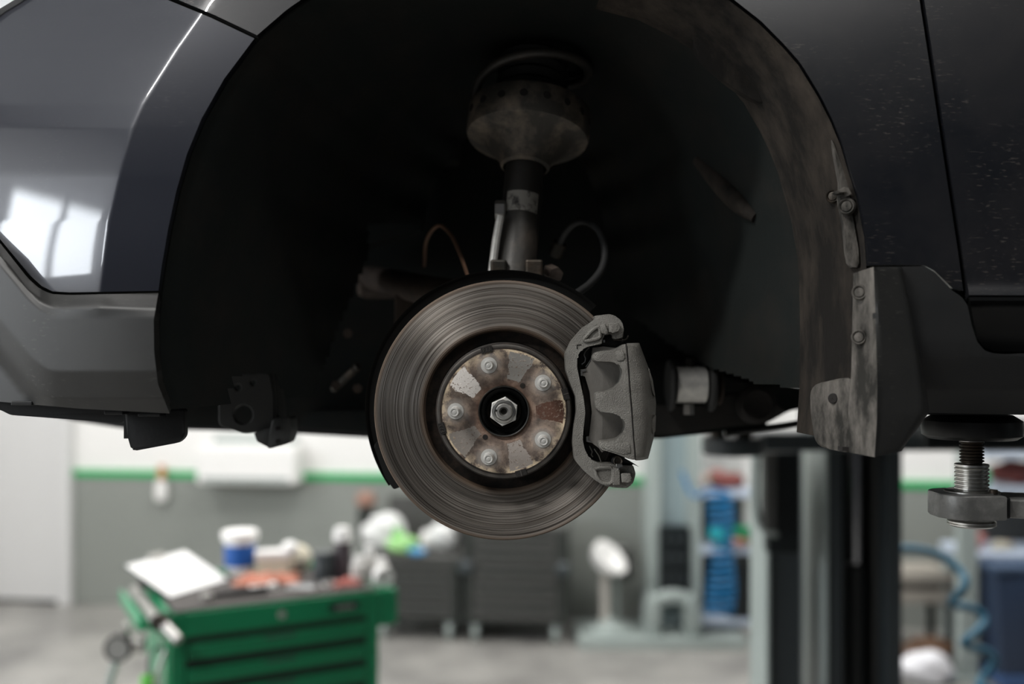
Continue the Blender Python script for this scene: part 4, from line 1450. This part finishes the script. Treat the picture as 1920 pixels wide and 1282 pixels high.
ilathe('body', [(.036, 0), (.038, .01), (.038, .075), (.034, .082)], dark_jar, jr)
ilathe('lid', [(.039, .08), (.039, .098), (.035, .102), (.001, .102)], lift_dark, jr)
p_ = cl(642, 1084, ZT)
sp_ = item('spray_can', 'tall plum coloured spray can with a white cap on the tool cart', 'spray can', p_)
ilathe('can', [(.030, 0), (.031, .005), (.031, .128), (.022, .145)], plum, sp_)
ilathe('cap', [(.030, .135), (.034, .14), (.034, .165), (.024, .188), (.001, .192)], white_p, sp_)
for (x, yb, hgt, rad, lb) in ((672, 1092, .095, .026, 'squat white bottle right behind the red packet on the cart'), (692, 1088, .125, .026, 'tallest of the three white bottles at the cart corner'), (715, 1090, .085, .028, 'white bottle with a round cap at the cart corner')):
    p_ = cl(x, yb, ZT)
    bt = item('bottle', lb, 'bottle', p_, group='white bottles on the tool cart')
    ilathe('body', [(rad * .95, 0), (rad, .006), (rad, hgt * .68), (rad * .5, hgt * .85)], mat('translucent_white', 'dcdad6', .45), bt)
    ilathe('cap', [(rad * .62, hgt * .82), (rad * .62, hgt), (.001, hgt * 1.02)], white_p, bt)
p_ = cl(747, 1112, ZT)
rl = item('tape_roll', 'small white roll at the outer end of the green cart', 'tape roll', (CW + .035, .03, CH - .002))
bm = bmesh.new(); lathe(bm, [(.016, -.02), (.034, -.02), (.034, .02), (.016, .02), (.016, -.02)], 32, Matrix.Translation((0, .02, .034)) @ TOCAM); mesh_obj('roll', bm, white_p, rl, local=True, smooth=True)


def rag(name, label, px, py, sx, sy, h, m, rz=0, seed=1):
    p_ = cl(px, py, ZT)
    rnd = random.Random(seed)
    ph = [rnd.uniform(0, 6) for _ in range(6)]
    bm = bmesh.new()
    G = []
    n = 22
    for i in range(n):
        row = []
        for j in range(n):
            u, v = i / (n - 1) * 2 - 1, j / (n - 1) * 2 - 1
            e = max(0, 1 - max(abs(u), abs(v)) ** 2)
            z = h * e ** .5 * (.6 + .25 * math.sin(4 * u + ph[0]) * math.sin(3 * v + ph[1]) + .2 * math.sin(9 * u + 5 * v + ph[2]))
            w_ = 1 + .12 * math.sin(5 * math.atan2(v, u + 1e-6) + ph[3])
            row.append(Vector((u * sx * w_, v * sy * w_, z + .001)))
        G.append(row)
    grid_faces(bm, G)
    o = mesh_obj(name, bm, m, smooth=True, angle=80)
    o.location = CM @ p_; o.rotation_euler = (0, 0, CT + rz)
    s = o.modifiers.new('t', 'SOLIDIFY'); s.thickness = .002; s.offset = 1
    return tag(o, label, 'cloth')


rag('cloth', 'crumpled red cloth in front of the cream carton on the cart', 500, 1093, .11, .045, .045, redrag, -.3, 3)
rag('cloth', 'small pink cloth in front of the plum spray can', 648, 1098, .045, .025, .030, pinkrag, 0, 5)
p_ = cl(494, 1104, ZT)
pk = item('packet', 'small white and orange packet in front of the red cloth', 'packet', p_, .05)
ibox('pack', (-.045, -.018, 0), (.045, .018, .018), white_p, pk)
ibox('flap', (-.045, -.010, .018), (.02, .018, .022), redrag, pk, .001)
p_ = cl(566, 1104, ZT)
ph_ = item('phone', 'silver phone lying at the front edge of the cart mat', 'phone', p_, -.75)
ibox('case', (-.055, -.026, 0), (.055, .026, .012), silver, ph_, .004)
ibox('screen', (-.048, -.022, .012), (.048, .022, .0128), mat('screen_grey', '9fa3a8', .2), ph_, 0)
p_ = cl(617, 1099, ZT)
pk2 = item('small_box', 'tiny pale box between the phone and the pink cloth', 'box', p_)
ibox('box', (-.022, -.015, 0), (.022, .015, .016), white_p, pk2)
ibox('lid', (-.023, -.016, .016), (.023, .016, .020), silver, pk2, .001)
# tools on and below the side tray
wr = item('socket_bar', 'silver socket bar lying along the side tray of the cart', 'socket bar', (-.048, .0, CH - .035))
bm = bmesh.new(); cyl(bm, (0, -.01, .022), (0, .44, .022), .020, 16, bev=.003); mesh_obj('bar', bm, silver, wr, local=True, smooth=True)
bm = bmesh.new(); cyl(bm, (.0, -.05, .020), (.02, -.012, .020), .026, 16, bev=.004); mesh_obj('ratchet_head', bm, dark_steel, wr, local=True, smooth=True)
bm = bmesh.new(); cyl(bm, (.02, -.04, .012), (.055, -.10, -.03), .017, 14, bev=.004); mesh_obj('socket', bm, silver, wr, local=True, smooth=True)
gp = P(222, 1215, 3.22)
ga = empty('inflator_gauge', gp, 0, 'round dark dial gauge with a grey tube hanging beside the tool cart', 'gauge')
bm = bmesh.new(); lathe(bm, [(.040, -.03), (.044, -.028), (.044, .010), (.040, .014), (.036, .010)], 36, TOCAM, True); mesh_obj('rim', bm, rubber, ga, local=True, smooth=True)
bm = bmesh.new(); lathe(bm, [(.036, .009), (.0005, .0095)], 36, TOCAM); mesh_obj('dial', bm, mat('grey_dial', '8d8d8a', .3), ga, local=True)
bm = bmesh.new(); tube(bm, catmull([(-.01, .01, -.04), (-.035, .01, -.12), (-.07, .02, -.25), (-.10, .03, -.40)], 6), .012, 10); mesh_obj('tube', bm, lift_pale, ga, local=True, smooth=True)
bm = bmesh.new(); box(bm, (-.012, -.005, .035), (.012, .02, .085), .004, M=Matrix.Rotation(.35, 4, 'Y')); box(bm, (.02, .0, -.02), (.085, .03, .03), .008); mesh_obj('grip', bm, silver, ga, local=True)
hg = item('work_lamp', 'lime green hand lamp hanging on the side of the green cart', 'lamp', (-.05, .10, CH - .30))
bm = bmesh.new(); box(bm, (-.025, -.03, 0), (.025, .03, .085), .012); mesh_obj('body', bm, lime, hg, local=True, smooth=True)
bm = bmesh.new(); box(bm, (-.02, -.025, -.10), (.02, .025, .0), .008); mesh_obj('grip', bm, silver, hg, local=True, smooth=True)
bm = bmesh.new(); tube(bm, catmull([(0, 0, .08), (.0, .0, .13), (.02, .0, .17), (.045, .0, .16)], 6), .005, 8); mesh_obj('hook', bm, dark_jar, hg, local=True, smooth=True)
pl = item('pliers', 'pliers with dark and pink grips hanging at the cart front corner', 'pliers', (-.045, -.012, CH - .31))
for s, m_ in ((-1, rubber), (1, pinkrag)):
    bm = bmesh.new(); tube(bm, catmull([(0, 0, .04), (.012 * s, 0, -.01), (.018 * s, 0, -.07), (.012 * s, 0, -.14)], 5), .008, 10); mesh_obj('grip', bm, m_, pl, local=True, smooth=True)
bm = bmesh.new(); tube(bm, catmull([(0, 0, .03), (.004, 0, .07), (0, 0, .12), (.03, 0, .2)], 5), lambda t: .012 - .006 * t, 10); mesh_obj('jaw', bm, silver, pl, local=True, smooth=True)

# ================================================================== BACK WALL AND WHAT STANDS ALONG IT
def wthing(name, px, label, cat, off, group=None, z=0.0):
    """root standing off metres in front of the back wall at pixel column px; children in wall-aligned local axes"""
    u = wall_uv(px, off)
    o = wa - wn * off + wdir * u
    return empty(name, (o.x, o.y, z), math.atan2(wdir.y, wdir.x), label, cat, group), o.y


def wb(t, d, x0, x1, px0):
    s = d / F
    return (x0 - px0) * s, (x1 - px0) * s


# white wall unit across the stripe
t, d = wthing('wall_unit', 480, 'white box-shaped unit mounted on the wall across the green stripe', 'wall unit', 0.012)
zz = lambda py, d_: HC - (py - HY) / F * d_
ibox('case', (-.345, -.20, zz(902, d)), (.345, 0, zz(832, d)), white_p, t, .02)
ibox('mounting_plate', (-.30, -.02, zz(832, d)), (.30, 0, zz(818, d)), lift_pale, t, .004)
ibox('vent', (-.30, -.204, zz(897, d)), (.30, -.19, zz(889, d)), lift_pale, t, .001)
t, d = wthing('hanging_brush', 305, 'narrow white brush with an orange handle hanging on the wall', 'brush', 0.02)
ibox('handle', (-.022, -.03, zz(898, d)), (.022, 0, zz(872, d)), mat('orange_p', 'd08a60', .6), t, .008)
bm = bmesh.new(); prism(bm, [Vector((x, -.04, z)) for x, z in ((-.03, zz(900, d)), (.03, zz(900, d)), (.045, zz(925, d)), (.03, zz(938, d)), (-.03, zz(938, d)), (-.045, zz(925, d)))], .04, .008); mesh_obj('head', bm, white_p, t, local=True, smooth=True)


def cabinet(px0, px1, pytop, pybot_d, label, off, drawers, m):
    pc_ = (px0 + px1) / 2
    t, d = wthing('tool_cabinet', pc_, label, 'cabinet', off)
    w = (px1 - px0) * d / F / 2
    zt_ = zz(pytop, d)
    ibox('carcass', (-w, -.02, .12), (w, .42, zt_ - .02), cab_dark, t, .006)
    ibox('worktop', (-w - .015, -.04, zt_ - .03), (w + .015, .44, zt_), cab_grey, t, .006)
    hh = (zt_ - .03 - .14) / drawers
    for k in range(drawers):
        z1 = zt_ - .035 - k * hh
        dr = ibox('drawer', (-w + .05, -.035, z1 - hh + .012), (w - .05, -.01, z1 - .004), m, t, .004)
        bm = bmesh.new(); box(bm, (-w + .08, -.05, z1 - .035), (w - .08, -.035, z1 - .020), .003); mesh_obj('handle', bm, cab_dark, dr, local=True)
    for s in (-1, 1):
        ibox('corner_post', (s * (w - .02) - .025, -.045, .12), (s * (w - .02) + .025, -.01, zt_ - .03), cab_dark, t, .005)
        for yv in (.03, .37):
            bm = bmesh.new(); cyl(bm, (s * (w - .06) - .018, yv, .06), (s * (w - .06) + .018, yv, .06), .06, 24, bev=.006); box(bm, (s * (w - .06) - .025, yv - .03, .09), (s * (w - .06) + .025, yv + .03, .125), .004)
            mesh_obj('caster', bm, lift_pale, t, local=True, smooth=True)
    return t, d, w, zt_


tA, dA, wA, zA = cabinet(700, 862, 1040, 0, 'low charcoal tool cabinet on pale casters under the plastic bags', .62, 4, cab_grey)
ibox('backboard', (-wA, .36, zA), (wA, .42, zz(945, dA)), cab_grey, tA, .006)
tB, dB, wB, zB = cabinet(872, 1060, 985, 0, 'charcoal drawer cabinet on pale casters below the brake disc', .62, 5, cab_grey)
for s in (-1, 1):
    bm = bmesh.new(); lathe(bm, [(.045, 0), (.045, .02), (.03, .035), (.001, .036)], 24, Matrix.Translation((s * (wB - .01), -.045, zz(1062, dB))) @ TOCAM); mesh_obj('corner_bumper', bm, lift_dark, tB, local=True, smooth=True)


def blob(name, px0, px1, py0, py1, d, label, cat, parts, seed=0, ysc=.6, z=None):
    """soft bag-like thing: lumpy ellipsoids, one per listed colour (dx, dz, sx, sz in 0..1 of its box)"""
    w, h = (px1 - px0) * d / F, (py1 - py0) * d / F
    base = P((px0 + px1) / 2, py1, d)
    if z is not None:
        base.z = z
    t = empty(name, base, 0, label, cat)
    rnd = random.Random(seed)
    for (nm, m_, cx, cz, sx, sz) in parts:
        bm = bmesh.new(); bmesh.ops.create_icosphere(bm, subdivisions=4, radius=1)
        a, b, c_ = rnd.uniform(0, 6), rnd.uniform(0, 6), rnd.uniform(0, 6)
        for v in bm.verts:
            k = 1 + .10 * math.sin(3 * v.co.x + a) * math.sin(4 * v.co.z + b) + .06 * math.sin(8 * v.co.z + 6 * v.co.x + c_)
            z = max(v.co.z, -.8)
            v.co = Vector(((cx - .5) * w + v.co.x * k * sx * w / 2, v.co.y * k * ysc * sx * w / 2, cz * h + z * k * sz * h / 2))
        zm = min(v.co.z for v in bm.verts)
        if zm < 0:
            for v in bm.verts:
                v.co.z = max(v.co.z, 0.0)
        mesh_obj(nm, bm, m_, t, local=True, smooth=True, angle=80)
    return t


bag_m = mat('white_plastic_film', 'e2e3e2', .4)
dw = dA + .16
blob('plastic_bag', 678, 762, 968, 1040, dw, 'big white plastic bag on the low charcoal cabinet', 'plastic bag', [('bag', bag_m, .5, .45, 1, 1.0)], 1, z=zA)
blob('cleaner_pack', 724, 785, 995, 1040, dw - .14, 'lime green and white pack lying between the two white bags', 'pack', [('pack', mat('lime_pack', '9fd58a', .5), .5, .4, 1, .8), ('tip', lime, .35, .85, .3, .5)], 2, .4, z=zA)
blob('blue_pouch', 765, 800, 1026, 1042, dw - .18, 'small blue pouch on the low charcoal cabinet', 'pouch', [('pouch', mat('blue_pouch', '4a8fbe', .5), .5, .45, 1, 1), ('cap', white_p, .8, .8, .3, .4)], 3, z=zA)
blob('plastic_bag', 790, 856, 984, 1040, dw, 'round white plastic bag beside the disc rim on the cabinet', 'plastic bag', [('bag', bag_m, .6, .45, .8, 1.0), ('fold', white_p, .2, .35, .5, .7)], 4, z=zA)
tC, dC = wthing('canister', 686, 'black canister with an orange knob behind the white bags', 'canister', .22, z=zA)
ilathe('body', [(.05, 0), (.055, .01), (.055, zz(950, dC) - zA - .02), (.03, zz(946, dC) - zA)], cab_dark, tC)
ilathe('knob', [(.035, zz(950, dC) - zA), (.062, zz(945, dC) - zA), (.068, zz(935, dC) - zA), (.05, zz(924, dC) - zA), (.001, zz(920, dC) - zA)], mat('orange_knob', '9a7668', .6), tC)

# stand with tilted white bowl
dS = 6.1
st = empty('drain_stand', (P(1140, 0, dS).x, dS, .06), 0, 'slim pale stand topped by a tilted white bowl beside the lift column', 'stand')
bm = bmesh.new()
lathe(bm, [(.001, -.085), (.04, -.08), (.075, -.055), (.095, -.01), (.10, .03), (.093, .032), (.06, .02), (.001, -.01)], 36, Matrix.Translation((0, 0, zz(1048, dS) - .06)) @ Matrix.Rotation(.75, 4, 'Y') @ Matrix.Rotation(.6, 4, 'X') @ Matrix.Scale(1.25, 4, (1, 0, 0)))
mesh_obj('bowl', bm, white_p, st, local=True, smooth=True)
bm = bmesh.new(); cyl(bm, (-.02, 0, .04), (-.02, 0, zz(1062, dS) - .06), .028, 20); mesh_obj('pole', bm, mat('worn_pale_paint', 'c2bdb6', .5), st, local=True, smooth=True)
bm = bmesh.new(); cyl(bm, (.055, .08, .04), (.055, .08, zz(1085, dS)), .016, 14); mesh_obj('side_rod', bm, lift_pale, st, local=True, smooth=True)
bm = bmesh.new(); lathe(bm, [(.14, 0), (.14, .02), (.05, .05), (.03, .08)], 32, None, True, True); mesh_obj('base', bm, lift_pale, st, local=True, smooth=True)
bm = bmesh.new(); lathe(bm, [(.075, 0), (.08, .01), (.08, .20), (.06, .22)], 28, Matrix.Translation((.10, .17, .28)), True, True); mesh_obj('reservoir', bm, cab_grey, st, local=True, smooth=True)

# shelf rack between the two lift columns
dR = 6.05
xr0, xr1 = P(1300, 0, dR).x, P(1432, 0, dR).x
rk = empty('shelf_rack', ((xr0 + xr1) / 2, dR, 0), 0, 'white shelf rack between the two lift columns', 'shelf')
wR = (xr1 - xr0) / 2
for s in (-1, 1):
    for yv in (0, .30):
        ibox('upright', (s * wR - .05 * (s > 0), yv, 0), (s * wR + .05 * (s < 0), yv + .04, 2.0), lift_pale if s < 0 else white_p, rk, .003)
for py in (920, 1026, 1160):
    ibox('shelf_board', (-wR + .05, 0, zz(py + 13, dR)), (wR - .05, .34, zz(py, dR)), shelf_blue, rk, .004)
ibox('back_panel', (-wR, .335, .05), (wR, .345, zz(930, dR)), cab_grey, rk, 0)
zsh = lambda py: zz(py, dR)
blob('rag_bundle', 1330, 1398, 884, 921, dR + .12, 'reddish brown bundle on the top shelf of the white rack', 'bundle', [('bundle', maroon, .5, .4, 1, .9), ('fold', mat('rose_cloth', 'b5807a', .8), .2, .7, .45, .6)], 6, z=zsh(920))
blob('rag_bundle', 1306, 1328, 890, 921, dR + .1, 'pale pink bundle at the post end of the top shelf', 'bundle', [('bundle', mat('pale_pink', 'd6bdb4', .8), .5, .45, 1, 1)], 7, z=zsh(920))
gb = empty('green_tray', (P(1376, 0, dR + .12).x, dR + .12, zsh(1026)), 0, 'green plastic tray on the middle shelf of the white rack', 'tray')
ibox('tray', (-.12, -.08, 0), (.10, .08, .085), mat('dark_green_plastic', '1f7f4e', .5), gb, .01)
ibox('rim', (-.125, -.085, .085), (.105, .085, .10), green_box, gb, .004)
blob('parts_pile', 1368, 1404, 1008, 1026, dR + .02, 'small rusty parts in front of the green tray', 'parts', [('parts', mat('rusty_parts', 'a8776a', .8), .5, .4, 1, 1), ('ring', maroon, .7, .6, .4, .6)], 8, z=zsh(1026))
bb = empty('black_crate', (P(1382, 0, dR + .1).x, dR + .1, zsh(1160)), 0, 'black crate on the lowest shelf of the white rack', 'crate')
hC = zsh(1046) - zsh(1160)
ibox('crate', (-.07, -.10, 0), (.09, .10, hC), lift_black, bb, .008)
ibox('rim', (-.075, -.105, hC - .03), (.095, .105, hC), cab_dark, bb, .004)
# coiled blue air hose
hz0, hz1 = zz(1150, 5.9), zz(925, 5.9)
hx = P(1347, 0, 5.9).x
bm = bmesh.new()
pts_ = []
for i in range(420):
    t_ = i / 419
    a = t_ * 2 * PI * 17
    rad = .055 + .018 * (1 - t_) + (.01 * math.sin(t_ * 9))
    pts_.append((hx + rad * math.cos(a) + .02 * math.sin(3 * t_), 5.88 + rad * math.sin(a) * .8, hz0 + (hz1 - hz0) * t_))
tube(bm, pts_, .012, 8)
ch = mesh_obj('air_hose', bm, hose_blue2, smooth=True)
tag(ch, 'tightly coiled bright blue air hose hanging before the white rack', 'hose')
bm = bmesh.new(); tube(bm, catmull([pts_[-1], (hx - .05, 5.9, hz1 + .02), (hx - .14, 5.95, hz1 - .02), (hx - .20, 6.0, hz1 + .12)], 6), .012, 8); mesh_obj('hose_lead', bm, hose_blue2, ch, smooth=True)
bm = bmesh.new(); cyl(bm, (hx, 5.88, zz(1010, 5.9)), (hx, 5.88, zz(985, 5.9)), .06, 20, bev=.02); mesh_obj('hose_coupling', bm, teal_box, ch, smooth=True)

# ---- right-hand end of the hall
def rthing(name, px, d, z, label, cat):
    return empty(name, (P(px, 0, d).x, d, z), 0, label, cat)


dH = 3.55
hp_ = [(1660, 1030), (1700, 1028), (1740, 1033), (1775, 1048), (1802, 1072), (1810, 1092), (1800, 1112), (1785, 1126), (1790, 1134), (1815, 1138), (1838, 1148), (1845, 1165), (1832, 1182), (1815, 1196), (1808, 1206),
       (1822, 1213), (1848, 1220), (1864, 1234), (1860, 1250), (1842, 1272), (1836, 1284), (1850, 1292), (1872, 1300), (1880, 1316), (1860, 1345), (1850, 1400), (1900, 1480), (2000, 1510)]
bm = bmesh.new()
pp = []
for i, (x, y) in enumerate(hp_):
    pp.append(P(x, y, dH + .05 * math.sin(i * .8)))
pp = [Vector((p.x, p.y, max(p.z, .016))) for p in pp]
tube(bm, catmull(pp, 7), .0145, 12)
h1 = mesh_obj('air_hose', bm, hose_blue, smooth=True)
tag(h1, 'loose wavy teal blue air hose hanging down right of the lift column', 'hose')

dB2 = 5.5
bench = rthing('bench', 1890, dB2, 0, 'pale blue topped bench at the far right behind the hose', 'bench')
ibox('bench_top', (-.24, -.1, zz(1050, dB2)), (.7, .32, zz(1033, dB2)), shelf_blue, bench, .005)
for x in (-.235, .60):
    ibox('bench_leg', (x, -.08, 0), (x + .05, -.03, zz(1050, dB2)), lift_pale, bench, .003)
    ibox('bench_leg', (x, .25, 0), (x + .05, .30, zz(1050, dB2)), lift_pale, bench, .003)
post = rthing('shelf_post', 1812, 5.35, 0, 'pale grey upright post in front of the bench end', 'post')
ibox('tube', (-.05, -.03, .02), (.05, .03, 2.1), lift_pale, post, .006)
ibox('foot', (-.09, -.07, 0), (.09, .07, .02), lift_pale, post, .003)
us = rthing('wall_shelf', 1890, 5.45, 0, 'pale wall shelf with two boards above the bench', 'shelf')
for py, x0 in ((846, -.12), (914, -.05)):
    ibox('shelf_board', (x0, 0, zz(py + 15, 5.45)), (.8, .35, zz(py, 5.45)), shelf_blue, us, .004)
ibox('shelf_side', (.74, 0, zz(930, 5.45)), (.78, .35, zz(830, 5.45)), white_p, us, .003)
blob('rag_bundle', 1850, 1950, 866, 914, 5.6, 'maroon bundle on the wall shelf at the far right', 'bundle', [('bundle', maroon, .5, .45, 1, 1), ('fold', mat('wine_cloth', '8a3542', .8), .75, .6, .4, .6)], 9, z=zz(914, 5.45))
blob('green_bottle', 1838, 1858, 878, 915, 5.5, 'small mint green container at the end of the wall shelf', 'container', [('body', mat('mint', '66c99a', .5), .5, .45, 1, 1), ('cap', shelf_blue, .4, .9, .5, .3)], 10, z=zz(914, 5.45))
blob('rag_bundle', 1806, 1848, 996, 1034, 5.55, 'rosy round bundle on the pale blue bench', 'bundle', [('bundle', mat('rosy', 'c07f7a', .8), .5, .45, 1, 1), ('knot', maroon, .6, .8, .4, .4)], 11, z=zz(1033, dB2))
blob('small_parts', 1858, 1900, 1016, 1034, 5.55, 'low pale pile of parts on the bench beside the rosy bundle', 'parts', [('parts', cream, .5, .4, 1, 1), ('parts_dark', maroon, .8, .5, .4, .8)], 12, z=zz(1033, dB2))
bkc = rthing('dark_cabinet', 1870, 5.85, 0, 'dark grey cabinet standing behind the bench', 'cabinet')
ibox('body', (-.10, 0, .05), (.70, .20, zz(935, 5.9)), cab_dark, bkc, .006)
for x in (-.09, .31):
    ibox('door_leaf', (x, -.015, .08), (x + .38, 0, zz(940, 5.9)), cab_grey, bkc, .004)
nv = rthing('storage_bin', 1905, 5.30, 0, 'big navy blue plastic bin under the pale blue bench', 'bin')
bm = bmesh.new()
prism(bm, [Vector((-.16, -.12, zz(1062, 5.3))), Vector((.30, -.12, zz(1062, 5.3))), Vector((.27, -.12, .01)), Vector((-.13, -.12, .01))], .40, .015)
mesh_obj('bin', bm, navy_box, nv, local=True, smooth=True)
ibox('rim', (-.175, -.135, zz(1066, 5.3)), (.315, .295, zz(1054, 5.3)), mat('blue_rim', '33465f', .5), nv, .006)
ibox('foot_band', (-.14, -.14, .01), (.28, .30, .07), mat('blue_band', '3a5580', .5), nv, .008)
sack = blob('sack', 1684, 1790, 1130, 1192, 5.3, 'plump white sack lying on the floor by the lift column', 'sack', [('sack', mat('white_sack', 'e3e3e8', .7), .45, .42, 1, 1), ('corner', mat('bluish_film', 'b9c6dc', .4), .85, .25, .3, .5)], 14)
sack.location.z = 0
lowr = rthing('low_rack', 1735, 5.75, 0, 'low rack with pale boards behind the white sack', 'rack')
for py in (1072, 1108):
    ibox('rack_board', (-.22, -.02, zz(py + 22, 5.75)), (.17, .3, zz(py, 5.75)), mat('worn_pale_wood', '9a948b', .8), lowr, .005)
for x in (-.21, .12):
    ibox('rack_leg', (x, 0, 0), (x + .04, .04, zz(1080, 5.75)), cab_dark, lowr, .003)
    ibox('rack_leg', (x, .24, 0), (x + .04, .28, zz(1080, 5.75)), cab_dark, lowr, .003)
bx = blob('scrap_pile', 1692, 1790, 1112, 1170, 5.6, 'dark brown scrap heap behind the white sack', 'scrap heap', [('heap', brown_m, .5, .42, 1, 1), ('lump', friction, .75, .6, .4, .6)], 15)
bx.location.z = 0
